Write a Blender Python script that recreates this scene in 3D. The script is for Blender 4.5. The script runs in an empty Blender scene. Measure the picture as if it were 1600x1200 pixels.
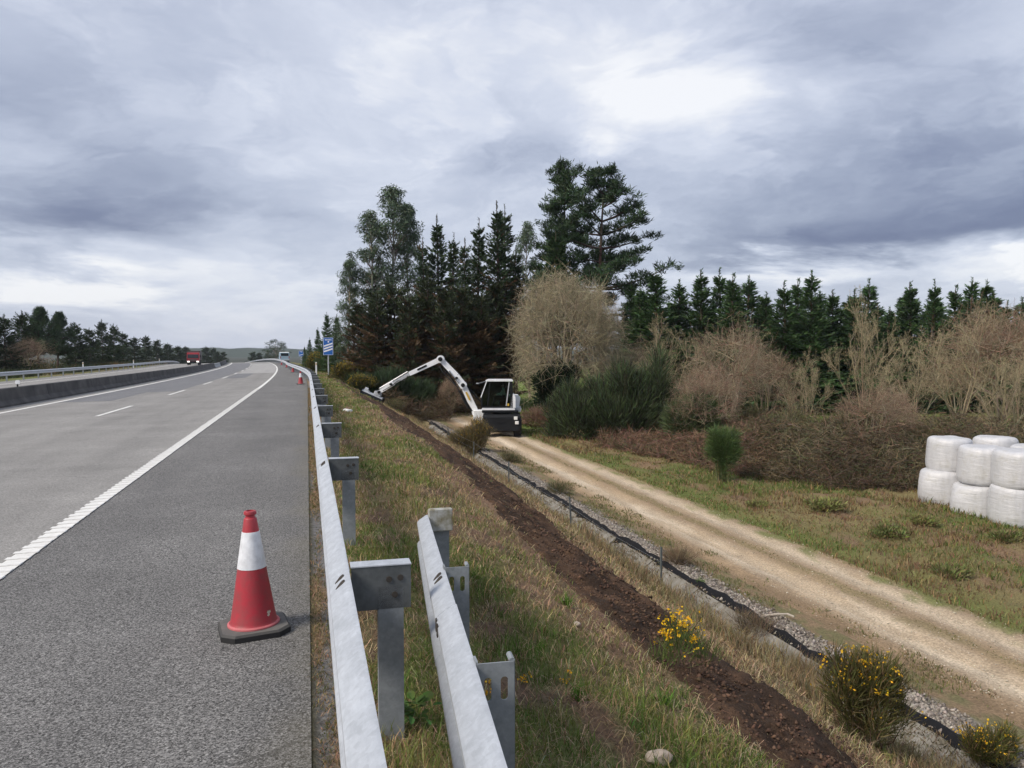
import bpy, math, random
import numpy as np
from mathutils import Vector, Matrix

scene = bpy.context.scene
COL = scene.collection
rng = np.random.default_rng(7)
random.seed(7)

# ------------------------------------------------------------------ camera
PITCH = math.radians(2.24); YAW = math.radians(14.87); FPX = 1204.0; CAMZ = 1.69
cam_d = bpy.data.cameras.new('camera'); cam_d.sensor_width = 36.0; cam_d.lens = 36.0 * FPX / 1600.0
cam_d.clip_start = 0.05; cam_d.clip_end = 9000.0
cam = bpy.data.objects.new('camera', cam_d); COL.objects.link(cam)
cam.location = (0, 0, CAMZ); cam.rotation_euler = (math.pi/2 - PITCH, 0, -YAW)
scene.camera = cam

CF = np.array([math.sin(YAW)*math.cos(PITCH), math.cos(YAW)*math.cos(PITCH), -math.sin(PITCH)])
CR = np.array([math.cos(YAW), -math.sin(YAW), 0.0])
CU = np.cross(CR, CF)
CP = np.array([0.0, 0.0, CAMZ])
def ray(px, py): return CF + (px-800.0)/FPX*CR + (600.0-py)/FPX*CU
def at_depth(px, py, d): return CP + d*ray(px, py)
def at_z(px, py, z):
    r = ray(px, py); return CP + r*((z-CAMZ)/r[2])

# ------------------------------------------------------------------ light and view
SUN_EL = math.radians(42); SUN_DIR = np.array([-0.86, -0.30, 0.0])         # towards the sun, from the left and a little behind
SUN_DIR = SUN_DIR/np.linalg.norm(SUN_DIR)*math.cos(SUN_EL); SUN_DIR[2] = math.sin(SUN_EL)
sd = bpy.data.lights.new('sun', 'SUN'); sd.energy = 1.5; sd.angle = math.radians(20); sd.color = (1.0, 0.91, 0.79)
sun = bpy.data.objects.new('sun', sd); COL.objects.link(sun)
sun.rotation_euler = Vector(SUN_DIR).to_track_quat('Z', 'Y').to_euler()
scene.view_settings.view_transform = 'Standard'; scene.view_settings.look = 'None'
scene.view_settings.gamma = 1.0; scene.view_settings.use_curve_mapping = False
scene.view_settings.exposure = 1.35
scene.render.engine = 'CYCLES'
scene.cycles.max_bounces = 5; scene.cycles.diffuse_bounces = 2; scene.cycles.glossy_bounces = 2
scene.cycles.transparent_max_bounces = 8; scene.cycles.transmission_bounces = 4
scene.cycles.sample_clamp_indirect = 4.0; scene.cycles.use_adaptive_sampling = True; scene.cycles.adaptive_threshold = 0.02; scene.cycles.volume_bounces = 0

def srgb(r, g, b):
    f = lambda c: (c/255/12.92) if c/255 <= 0.04045 else ((c/255+0.055)/1.055)**2.4
    return (f(r), f(g), f(b))

# ------------------------------------------------------------------ world: overcast with broken cloud
world = bpy.data.worlds.new('World'); scene.world = world; world.use_nodes = True
world.cycles.sampling_method = 'MANUAL'; world.cycles.sample_map_resolution = 256
def build_world():
    nt = world.node_tree; N = nt.nodes; Lk = nt.links; N.clear()
    out = N.new('ShaderNodeOutputWorld'); bg = N.new('ShaderNodeBackground'); bg.inputs['Strength'].default_value = 0.1
    Lk.new(bg.outputs[0], out.inputs[0])
    sky = N.new('ShaderNodeTexSky'); sky.sky_type = 'NISHITA'; sky.sun_disc = False
    sky.sun_elevation = SUN_EL; sky.sun_rotation = math.atan2(SUN_DIR[0], SUN_DIR[1])
    sky.air_density = 1.2; sky.dust_density = 1.5
    tc = N.new('ShaderNodeTexCoord'); sep = N.new('ShaderNodeSeparateXYZ'); Lk.new(tc.outputs['Generated'], sep.inputs[0])
    def M(op, a, b=None, c=None, clamp=False):
        n = N.new('ShaderNodeMath'); n.operation = op; n.use_clamp = clamp
        for i, v in enumerate((a, b, c)):
            if v is None: continue
            if isinstance(v, (int, float)): n.inputs[i].default_value = v
            else: Lk.new(v, n.inputs[i])
        return n.outputs[0]
    x, y, z = sep.outputs
    az = M('ARCTAN2', x, y); el = M('ARCSINE', z)
    den = M('ADD', M('MAXIMUM', z, 0.0), 0.16)
    cmb = N.new('ShaderNodeCombineXYZ'); Lk.new(M('DIVIDE', x, den), cmb.inputs[0]); Lk.new(M('DIVIDE', y, den), cmb.inputs[1])
    def noise(scale, detail, rough, off, dist=0.0):
        mp = N.new('ShaderNodeMapping'); mp.inputs['Location'].default_value = off; Lk.new(cmb.outputs[0], mp.inputs[0])
        n = N.new('ShaderNodeTexNoise'); n.inputs['Scale'].default_value = scale; n.inputs['Detail'].default_value = detail
        n.inputs['Roughness'].default_value = rough; n.inputs['Distortion'].default_value = dist; Lk.new(mp.outputs[0], n.inputs['Vector'])
        return n
    nw = noise(0.9, 6, 0.62, (3.1, 1.7, 0), 0.3); sp = N.new('ShaderNodeSeparateColor'); Lk.new(nw.outputs['Color'], sp.inputs[0])
    azw = M('ADD', az, M('MULTIPLY', M('SUBTRACT', sp.outputs[0], 0.5), 0.36))
    elw = M('ADD', el, M('MULTIPLY', M('SUBTRACT', sp.outputs[1], 0.5), 0.16))
    n1 = noise(1.05, 8, 0.66, (0.4, 5.2, 0.0), 0.15); n2 = noise(3.4, 4, 0.6, (7.4, 2.2, 0.0), 0.2)
    v = M('ADD', 0.70, M('MULTIPLY', M('SUBTRACT', n1.outputs['Fac'], 0.5), 0.38))
    v = M('ADD', v, M('MULTIPLY', M('SUBTRACT', n2.outputs['Fac'], 0.5), 0.12))
    cm2 = N.new('ShaderNodeCombineXYZ'); Lk.new(azw, cm2.inputs[0]); Lk.new(M('MULTIPLY', elw, 1.9), cm2.inputs[1])
    for sc_, lo_, hi_, amt, off in ((3.6, 0.43, 0.60, 0.13, 1.0), (9.0, 0.42, 0.62, 0.055, 4.0)):          # billows with firmer edges
        n3 = N.new('ShaderNodeTexNoise'); n3.inputs['Scale'].default_value = sc_; n3.inputs['Detail'].default_value = 6; n3.inputs['Roughness'].default_value = 0.6; n3.inputs['Distortion'].default_value = 0.5
        vo = N.new('ShaderNodeVectorMath'); vo.operation = 'ADD'; vo.inputs[1].default_value = (off, off*2, 0); Lk.new(cm2.outputs[0], vo.inputs[0]); Lk.new(vo.outputs[0], n3.inputs['Vector'])
        mr = N.new('ShaderNodeMapRange'); mr.interpolation_type = 'SMOOTHSTEP'; mr.inputs[1].default_value = lo_; mr.inputs[2].default_value = hi_; mr.inputs[3].default_value = -0.5*amt; mr.inputs[4].default_value = 0.5*amt
        Lk.new(n3.outputs['Fac'], mr.inputs[0]); v = M('ADD', v, mr.outputs[0])
    def blob(px, py, rx, ry, w):
        d = ray(px, py); d = d/np.linalg.norm(d); a0 = math.atan2(d[0], d[1]); e0 = math.asin(d[2])
        u = M('DIVIDE', M('SUBTRACT', azw, a0), rx/FPX); q = M('DIVIDE', M('SUBTRACT', elw, e0), ry/FPX)
        g = M('EXPONENT', M('MULTIPLY', M('ADD', M('MULTIPLY', u, u), M('MULTIPLY', q, q)), -1.0))
        return M('MULTIPLY', g, w)
    for b in BLOBS: v = M('ADD', v, blob(*b))
    rp = N.new('ShaderNodeValToRGB'); Lk.new(v, rp.inputs[0]); cr = rp.color_ramp
    stops = [(0.0, (92, 100, 136)), (0.22, (120, 129, 158)), (0.45, (161, 170, 192)), (0.62, (188, 196, 215)), (0.80, (214, 220, 235)), (1.0, (248, 249, 253))]
    cr.elements[0].position = 0.0; cr.elements[1].position = 1.0
    for p, c in stops[1:-1]: cr.elements.new(p)
    for e, (p, c) in zip(cr.elements, stops): e.position = p; e.color = (*srgb(*c), 1)
    sc = N.new('ShaderNodeMix'); sc.data_type = 'RGBA'; sc.blend_type = 'MULTIPLY'; sc.inputs[0].default_value = 1.0
    k = 10.0/(2**scene.view_settings.exposure)*1.0
    Lk.new(rp.outputs[0], sc.inputs[6]); sc.inputs[7].default_value = (k, k, k, 1)
    mx = N.new('ShaderNodeMix'); mx.data_type = 'RGBA'; mx.inputs[0].default_value = 0.95
    Lk.new(sky.outputs[0], mx.inputs[6]); Lk.new(sc.outputs[2], mx.inputs[7]); Lk.new(mx.outputs[2], bg.inputs['Color'])
BLOBS = [(1110,150,130,58,0.50),(965,240,60,28,0.30),(1275,425,170,24,0.48),(1120,415,90,16,0.30),(960,95,160,90,0.22),
         (640,40,260,60,0.16),(640,200,260,120,0.10),(70,440,140,36,0.42),(185,415,60,30,0.22),(1570,436,70,18,0.45),(40,365,60,12,0.25),
         (150,318,240,52,-0.36),(90,160,180,60,-0.20),(60,400,140,26,-0.20),(1470,335,320,75,-0.44),(1360,385,260,26,-0.26),
         (1480,200,260,80,-0.16),(1300,50,200,50,-0.24),(800,255,110,36,-0.22),(1070,115,60,30,-0.16),(560,420,260,140,0.06),(380,430,190,120,0.04)]
build_world()

# ------------------------------------------------------------------ numeric helpers
def fract_hash(ix, iy, seed):
    h = (ix.astype(np.int64)*374761393 + iy.astype(np.int64)*668265263 + seed*1442695041) & 0xFFFFFFFF
    h = ((h ^ (h >> 13))*1274126177) & 0xFFFFFFFF
    return ((h ^ (h >> 16)) & 0xFFFFFF)/float(0xFFFFFF)
def vnoise(x, y, seed=0):
    x = np.asarray(x, float); y = np.asarray(y, float)
    xi = np.floor(x); yi = np.floor(y); fx = x-xi; fy = y-yi
    fx = fx*fx*(3-2*fx); fy = fy*fy*(3-2*fy)
    a = fract_hash(xi, yi, seed); b = fract_hash(xi+1, yi, seed); c = fract_hash(xi, yi+1, seed); d = fract_hash(xi+1, yi+1, seed)
    return (a*(1-fx)+b*fx)*(1-fy) + (c*(1-fx)+d*fx)*fy
def fbm(x, y, seed=0, octs=4):
    v = 0; a = 0.5; tot = 0
    for o in range(octs):
        v = v + a*vnoise(np.asarray(x)*2**o, np.asarray(y)*2**o, seed+o*17); tot += a; a *= 0.5
    return v/tot
def sstep(x, a, b):
    u = np.clip((np.asarray(x, float)-a)/(b-a), 0, 1); return u*u*(3-2*u)
def unit(v): return v/np.maximum(np.linalg.norm(v, axis=-1, keepdims=True), 1e-9)
def mixc(a, b, f):
    f = np.asarray(f)[..., None]; return np.asarray(a)*(1-f) + np.asarray(b)*f

# road coordinates: s along the road, t to the right of the shoulder's edge
S0, RAD = 38.0, 1500.0
def rc(s, t):
    s = np.asarray(s, float); t = np.asarray(t, float); s, t = np.broadcast_arrays(s, t)
    a = np.maximum(s-S0, 0)/RAD
    x = np.where(s <= S0, t, -RAD+(RAD+t)*np.cos(a)); y = np.where(s <= S0, s, S0+(RAD+t)*np.sin(a))
    return x, y
def rc_inv(x, y):
    x = np.asarray(x, float); y = np.asarray(y, float)
    a = np.arctan2(y-S0, x+RAD); t2 = np.hypot(x+RAD, y-S0)-RAD
    return np.where(y <= S0, y, S0+RAD*a), np.where(y <= S0, x, t2)
def heading(s): return max(s-S0, 0)/RAD                       # turn to the left
def low(s): return np.interp(s, [-20, 10, 40, 60, 85, 120, 420], [-2.95, -2.9, -2.68, -2.35, -1.7, -1.3, -1.0])
def crest(s): return np.interp(s, [0, 6, 12, 17, 28, 40, 60, 120], [0.9, 0.95, 1.5, 1.9, 2.05, 1.75, 2.0, 2.8])
def vz(s): return -np.maximum(np.asarray(s, float)-150.0, 0)**2/8500.0                # the road dips away beyond a crest
def rail_in(s): return -1.45*sstep(s, 36, 92)                                          # the shoulder narrows towards the bend
T_DN, T_DF, T_GR, T_TR0, T_TR1 = 6.2, 7.15, 7.32, 8.35, 11.4
def strip_t(s): return np.interp(s, [0, 6, 17, 28, 40, 60], [3.22, 3.30, 3.60, 3.35, 3.05, 2.8]) + 0.10*np.sin(np.asarray(s)*0.5)
def Hs(s, t):
    """smooth ground height"""
    s = np.asarray(s, float); t = np.asarray(t, float); s, t = np.broadcast_arrays(s, t)
    Lz = low(s); c = crest(s)
    z = 0.02*np.clip(t, -23.0, 0)
    z = z - 0.75*sstep(t, -23, -32)*0 - 0.8*(1-sstep(t, -33, -23.3))
    zt = -0.01-0.09*np.clip(t/c, 0, 1)
    u = np.clip((t-c)/(T_DN-c), 0, 1)
    zt = zt + (Lz+0.22+0.1)*u**1.2
    z = np.where(t > 0, zt, z)
    dz = np.interp(t, [T_DN, 6.55, T_DF, T_GR, T_TR0, T_TR1, 13, 20, 60, 200], [0.22, -0.30, 0.14, 0.16, 0.04, 0.0, -0.05, -0.13, -0.1, 0.0])
    far = sstep(s, 46, 52)
    dz2 = np.interp(t, [T_DN, T_TR0, 20, 200], [0.22, 0.03, -0.1, 0.0])
    z = np.where(t > T_DN, Lz+dz*(1-far)+dz2*far, z)
    return z+vz(s)
def bump(s, t):
    s = np.asarray(s, float); t = np.asarray(t, float)
    n = (fbm(t*1.3, s*1.3, 3, 4)-0.5)*0.24 + (fbm(t*5, s*5, 9, 3)-0.5)*0.09
    w = sstep(t, 0.25, 1.0)*np.where(t < T_DN-0.2, 1, 0) + sstep(t, T_TR1, T_TR1+1.5)*1.6 + 2*sstep(-t, 24, 30)
    trk = ((t > T_TR0) & (t < T_TR1))
    r = -0.05*np.exp(-((t-9.35)/0.28)**2) - 0.05*np.exp(-((t-10.75)/0.28)**2)
    return n*w + np.where(trk, r*(np.asarray(s) < 60) + (fbm(t*4, s*4, 5, 3)-0.5)*0.05, 0)
def H(s, t): return Hs(s, t)+bump(s, t)
def Hxy(x, y):
    s, t = rc_inv(x, y); return H(s, t)

# ------------------------------------------------------------------ mesh helpers
def mesh_np(name, V, F, col=None, uv=None, smooth=False, mats=None):
    me = bpy.data.meshes.new(name)
    V = np.ascontiguousarray(V, np.float32); F = np.ascontiguousarray(F, np.int32)
    me.vertices.add(len(V)); me.vertices.foreach_set('co', V.ravel())
    k = F.shape[1]; me.loops.add(F.size); me.polygons.add(len(F))
    me.loops.foreach_set('vertex_index', F.ravel())
    me.polygons.foreach_set('loop_start', np.arange(0, F.size, k, dtype=np.int32))
    if smooth: me.polygons.foreach_set('use_smooth', np.ones(len(F), bool))
    me.update(calc_edges=True)
    if col is not None:
        a = me.attributes.new('col', 'FLOAT_COLOR', 'POINT'); c = np.ones((len(V), 4), np.float32); c[:, :3] = col
        a.data.foreach_set('color', c.ravel())
    if uv is not None:
        l = me.uv_layers.new(name='UVMap'); l.data.foreach_set('uv', np.ascontiguousarray(uv[F.ravel()], np.float32).ravel())
    return me
def mesh_py(name, V, F, smooth=False):
    me = bpy.data.meshes.new(name); me.from_pydata([tuple(v) for v in V], [], F)
    if smooth: me.polygons.foreach_set('use_smooth', np.ones(len(me.polygons), bool))
    me.update(); return me
def obj(name, me, mat=None, parent=None, loc=None, rot=None, scale=None):
    if mat is not None and len(me.materials) == 0: me.materials.append(mat)
    o = bpy.data.objects.new(name, me); COL.objects.link(o)
    if parent is not None: o.parent = parent
    if loc is not None: o.location = [float(q) for q in loc]
    if rot is not None: o.rotation_euler = rot
    if scale is not None: o.scale = (scale,)*3 if isinstance(scale, (int, float)) else scale
    return o
def tag(o, label, cat, group=None):
    o['label'] = label; o['category'] = cat
    if group: o['group'] = group
    return o
def thing(name, label, cat, loc=(0, 0, 0), rz=0.0, group=None, scale=1.0):
    o = bpy.data.objects.new(name, None); COL.objects.link(o); o.empty_display_size = 0.2
    o.location = [float(q) for q in loc]; o.rotation_euler = (0, 0, rz); o.scale = (scale,)*3 if isinstance(scale, (int, float)) else scale
    return tag(o, label, cat, group)
def struct(o): o['kind'] = 'structure'; return o
def stuff(o, label=None, cat=None):
    o['kind'] = 'stuff'
    if label: o['label'] = label
    if cat: o['category'] = cat
    return o
def dup(root, loc, rz, label, group=None, scale=None):
    r = root.copy(); COL.objects.link(r); r.location = [float(q) for q in loc]; r.rotation_euler = (0, 0, rz); r['label'] = label
    if group: r['group'] = group
    if scale is not None: r.scale = (scale,)*3 if isinstance(scale, (int, float)) else scale
    for ch in list(root.children):
        c = ch.copy(); COL.objects.link(c); c.parent = r
        for g in list(ch.children):
            d = g.copy(); COL.objects.link(d); d.parent = c
    return r

class MB:
    """collects simple solids into one mesh"""
    def __init__(s): s.V = []; s.F = []
    def add(s, V, F):
        b = len(s.V); s.V += [tuple(v) for v in V]; s.F += [tuple(i+b for i in f) for f in F]; return s
    def box(s, c, d, M=None, bev=0.0):
        x, y, z = d[0]/2, d[1]/2, d[2]/2
        if bev <= 0:
            V = [(-x,-y,-z),(x,-y,-z),(x,y,-z),(-x,y,-z),(-x,-y,z),(x,-y,z),(x,y,z),(-x,y,z)]
            F = [(0,3,2,1),(4,5,6,7),(0,1,5,4),(1,2,6,5),(2,3,7,6),(3,0,4,7)]
        else:
            b = bev; V = []; F = []
            for zz, ins in ((-z, b), (-z+b, 0), (z-b, 0), (z, b)):
                X, Y = x-ins, y-ins
                V += [(-X+b,-Y,zz),(X-b,-Y,zz),(X,-Y+b,zz),(X,Y-b,zz),(X-b,Y,zz),(-X+b,Y,zz),(-X,Y-b,zz),(-X,-Y+b,zz)]
            for r in range(3):
                for i in range(8):
                    j = (i+1) % 8; F.append((r*8+i, r*8+j, r*8+8+j, r*8+8+i))
            F.append(tuple(range(7, -1, -1))); F.append(tuple(range(24, 32)))
        if M is not None: V = [tuple(M @ Vector(v)) for v in V]
        return s.add([(v[0]+c[0], v[1]+c[1], v[2]+c[2]) for v in V], F)
    def prism(s, poly, axis, a, b):
        """poly of 2D points extruded along axis (0 x, 1 y, 2 z) from a to b"""
        def p3(p, h):
            return {0: (h, p[0], p[1]), 1: (p[0], h, p[1]), 2: (p[0], p[1], h)}[axis]
        n = len(poly); V = [p3(p, a) for p in poly]+[p3(p, b) for p in poly]
        F = [(i, (i+1) % n, n+(i+1) % n, n+i) for i in range(n)]+[tuple(range(n-1, -1, -1)), tuple(range(n, 2*n))]
        return s.add(V, F)
    def cyl(s, p0, p1, r0, r1=None, k=12):
        r1 = r0 if r1 is None else r1
        p0 = Vector(p0); p1 = Vector(p1); q = (p1-p0).to_track_quat('Z', 'Y')
        V = []
        for p, r in ((p0, r0), (p1, r1)):
            for i in range(k):
                a = 2*math.pi*i/k; V.append(tuple(p+q @ Vector((r*math.cos(a), r*math.sin(a), 0))))
        F = [(i, (i+1) % k, k+(i+1) % k, k+i) for i in range(k)]+[tuple(range(k-1, -1, -1)), tuple(range(k, 2*k))]
        return s.add(V, F)
    def lathe(s, prof, k=24, c=(0, 0, 0), cap=True):
        V = []; n = len(prof)
        for r, z in prof:
            for i in range(k):
                a = 2*math.pi*i/k; V.append((c[0]+r*math.cos(a), c[1]+r*math.sin(a), c[2]+z))
        F = []
        for j in range(n-1):
            for i in range(k): F.append((j*k+i, j*k+(i+1) % k, (j+1)*k+(i+1) % k, (j+1)*k+i))
        if cap: F += [tuple(range(k-1, -1, -1)), tuple(range((n-1)*k, n*k))]
        return s.add(V, F)
    def beam(s, p0, p1, w0, h0, w1=None, h1=None, side=(0, 1, 0)):
        """a box beam from p0 to p1; w along side, h across"""
        w1 = w0 if w1 is None else w1; h1 = h0 if h1 is None else h1
        p0 = Vector(p0); p1 = Vector(p1); d = (p1-p0).normalized(); sd_ = Vector(side); up = sd_.cross(d).normalized(); sd_ = d.cross(up).normalized()
        V = []
        for p, w, h in ((p0, w0, h0), (p1, w1, h1)):
            for a, b in ((-1,-1),(1,-1),(1,1),(-1,1)): V.append(tuple(p+sd_*(a*w/2)+up*(b*h/2)))
        return s.add(V, [(0,1,5,4),(1,2,6,5),(2,3,7,6),(3,0,4,7),(3,2,1,0),(4,5,6,7)])
    def mesh(s, name, smooth=False):
        me = mesh_py(name, s.V, s.F, smooth)
        bm_fix(me); return me
    def build(s, name, mat, parent=None, smooth=False, **kw): return obj(name, s.mesh(name, smooth), mat, parent, **kw)
def bm_fix(me):
    import bmesh
    b = bmesh.new(); b.from_mesh(me); bmesh.ops.recalc_face_normals(b, faces=b.faces); b.to_mesh(me); b.free()
def auto_smooth(o, ang=35):
    me = o.data; me.polygons.foreach_set('use_smooth', np.ones(len(me.polygons), bool))
    me.set_sharp_from_angle(angle=math.radians(ang)); return o

# ------------------------------------------------------------------ materials
def new_mat(name):
    m = bpy.data.materials.new(name); m.use_nodes = True; nt = m.node_tree
    return m, nt, nt.nodes, nt.links, nt.nodes['Principled BSDF']
def node_noise(N, Lk, vec, scale, detail=4, rough=0.55):
    n = N.new('ShaderNodeTexNoise'); n.inputs['Scale'].default_value = scale; n.inputs['Detail'].default_value = detail; n.inputs['Roughness'].default_value = rough
    if vec is not None: Lk.new(vec, n.inputs['Vector'])
    return n
def mixnode(N, Lk, a, b, fac, mode='MIX'):
    m = N.new('ShaderNodeMix'); m.data_type = 'RGBA'; m.blend_type = mode
    for i, v in ((0, fac), (6, a), (7, b)):
        if isinstance(v, (int, float)): m.inputs[i].default_value = v
        elif isinstance(v, (tuple, list)): m.inputs[i].default_value = (*v, 1)
        else: Lk.new(v, m.inputs[i])
    return m.outputs[2]
def ramp(N, Lk, fac, p0, p1, c0=(0, 0, 0), c1=(1, 1, 1)):
    r = N.new('ShaderNodeValToRGB'); Lk.new(fac, r.inputs[0]); e = r.color_ramp.elements
    e[0].position = p0; e[1].position = p1; e[0].color = (*c0, 1); e[1].color = (*c1, 1); return r.outputs[0]
def add_bump(N, Lk, P, height, strength, dist):
    b = N.new('ShaderNodeBump'); b.inputs['Strength'].default_value = strength; b.inputs['Distance'].default_value = dist
    Lk.new(height, b.inputs['Height']); Lk.new(b.outputs[0], P.inputs['Normal'])
def mat_plain(name, c, rough=0.6, metal=0.0, var=0.25, scale=8.0, bump_s=0.0, c2=None, spec=0.5):
    m, nt, N, Lk, P = new_mat(name); tc = N.new('ShaderNodeTexCoord')
    n = node_noise(N, Lk, tc.outputs['Object'], scale, 6, 0.6)
    f = ramp(N, Lk, n.outputs['Fac'], 0.35, 0.68)
    c2 = tuple(q*(1-var) for q in c) if c2 is None else c2
    Lk.new(mixnode(N, Lk, c, c2, f), P.inputs['Base Color']); P.inputs['Roughness'].default_value = rough; P.inputs['Metallic'].default_value = metal
    P.inputs['Specular IOR Level'].default_value = spec
    if bump_s > 0:
        n2 = node_noise(N, Lk, tc.outputs['Object'], scale*4, 4); add_bump(N, Lk, P, n2.outputs['Fac'], bump_s, 0.01)
    return m
def mat_col(name, rough=0.8, nscale=30.0, lo=0.7, hi=1.3, bump_s=0.0, bscale=60.0, bdist=0.02, spec=0.2, trans=0.0):
    """base colour from the 'col' attribute, broken up by fine noise"""
    m, nt, N, Lk, P = new_mat(name); at = N.new('ShaderNodeAttribute'); at.attribute_name = 'col'; tc = N.new('ShaderNodeTexCoord')
    c = at.outputs['Color']
    if nscale > 0:
        n = node_noise(N, Lk, tc.outputs['Object'], nscale, 5, 0.65)
        c = mixnode(N, Lk, c, ramp(N, Lk, n.outputs['Fac'], 0.28, 0.72, (lo,)*3, (hi,)*3), 1.0, 'MULTIPLY')
    Lk.new(c, P.inputs['Base Color']); P.inputs['Roughness'].default_value = rough; P.inputs['Specular IOR Level'].default_value = spec
    if bump_s > 0:
        n2 = node_noise(N, Lk, tc.outputs['Object'], bscale, 5, 0.65); add_bump(N, Lk, P, n2.outputs['Fac'], bump_s, bdist)
    if trans > 0:
        tr = N.new('ShaderNodeBsdfTranslucent'); ms = N.new('ShaderNodeMixShader'); ms.inputs[0].default_value = trans
        Lk.new(c, tr.inputs['Color']); Lk.new(P.outputs[0], ms.inputs[1]); Lk.new(tr.outputs[0], ms.inputs[2]); Lk.new(ms.outputs[0], N['Material Output'].inputs['Surface'])
    return m

M_GROUND = mat_col('ground_soil_and_moss', 0.95, 26, 0.55, 1.5, 0.9, 45, 0.03)
M_BLADE = mat_col('grass_blade', 0.7, 0, trans=0.25)
M_TWIG = mat_col('twig_bark', 0.9, 0)
M_NEEDLE = mat_col('needles', 0.65, 0, trans=0.12, spec=0.3)
M_BARK = mat_plain('bark', (0.10, 0.075, 0.055), 0.95, 0, 0.55, 3.0, 0.8)
M_STONE = mat_col('stone', 0.9, 60, 0.7, 1.25, 0.4, 90, 0.004)
def mat_galv(name, c, c2, rough, metal):
    m, nt, N, Lk, P = new_mat(name); tc = N.new('ShaderNodeTexCoord')
    v = N.new('ShaderNodeTexVoronoi'); v.inputs['Scale'].default_value = 55; Lk.new(tc.outputs['Object'], v.inputs['Vector'])
    n = node_noise(N, Lk, tc.outputs['Object'], 7.0, 8, 0.7)
    mp = N.new('ShaderNodeMapping'); mp.inputs['Scale'].default_value = (30, 5, 30); Lk.new(tc.outputs['Object'], mp.inputs[0])
    st = node_noise(N, Lk, mp.outputs[0], 1.0, 5, 0.7)
    base = mixnode(N, Lk, c, c2, ramp(N, Lk, n.outputs['Fac'], 0.38, 0.70))
    base = mixnode(N, Lk, base, ramp(N, Lk, v.outputs['Color'], 0.0, 1.0, (0.86,)*3, (1.08,)*3), 0.8, 'MULTIPLY')
    base = mixnode(N, Lk, base, ramp(N, Lk, st.outputs['Fac'], 0.3, 0.75, (0.84,)*3, (1.06,)*3), 0.8, 'MULTIPLY')
    Lk.new(base, P.inputs['Base Color']); P.inputs['Metallic'].default_value = metal
    rr = N.new('ShaderNodeMapRange'); rr.inputs[3].default_value = rough-0.1; rr.inputs[4].default_value = rough+0.15
    Lk.new(n.outputs['Fac'], rr.inputs[0]); Lk.new(rr.outputs[0], P.inputs['Roughness'])
    add_bump(N, Lk, P, st.outputs['Fac'], 0.12, 0.004); return m
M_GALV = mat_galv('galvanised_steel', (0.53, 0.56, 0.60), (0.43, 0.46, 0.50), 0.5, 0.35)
M_GALVD = mat_galv('weathered_shaded_galvanised_steel', (0.30, 0.325, 0.345), (0.19, 0.21, 0.225), 0.55, 0.3)  # weathered tone, darkened further for the shade on the post faces
M_GRIME_SHADE = mat_galv('grimy_shaded_galvanised_steel', (0.105, 0.115, 0.12), (0.05, 0.056, 0.058), 0.6, 0.2)  # spacer steel darkened for dirt and for the shade on its face
M_BLACK = mat_plain('black_rubber', (0.022, 0.022, 0.024), 0.75, 0, 0.4, 20)
M_SLOT = mat_plain('slot_and_hole_dark', (0.045, 0.038, 0.032), 0.8, 0.2)  # painted dark for the shade inside slots and holes

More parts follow.
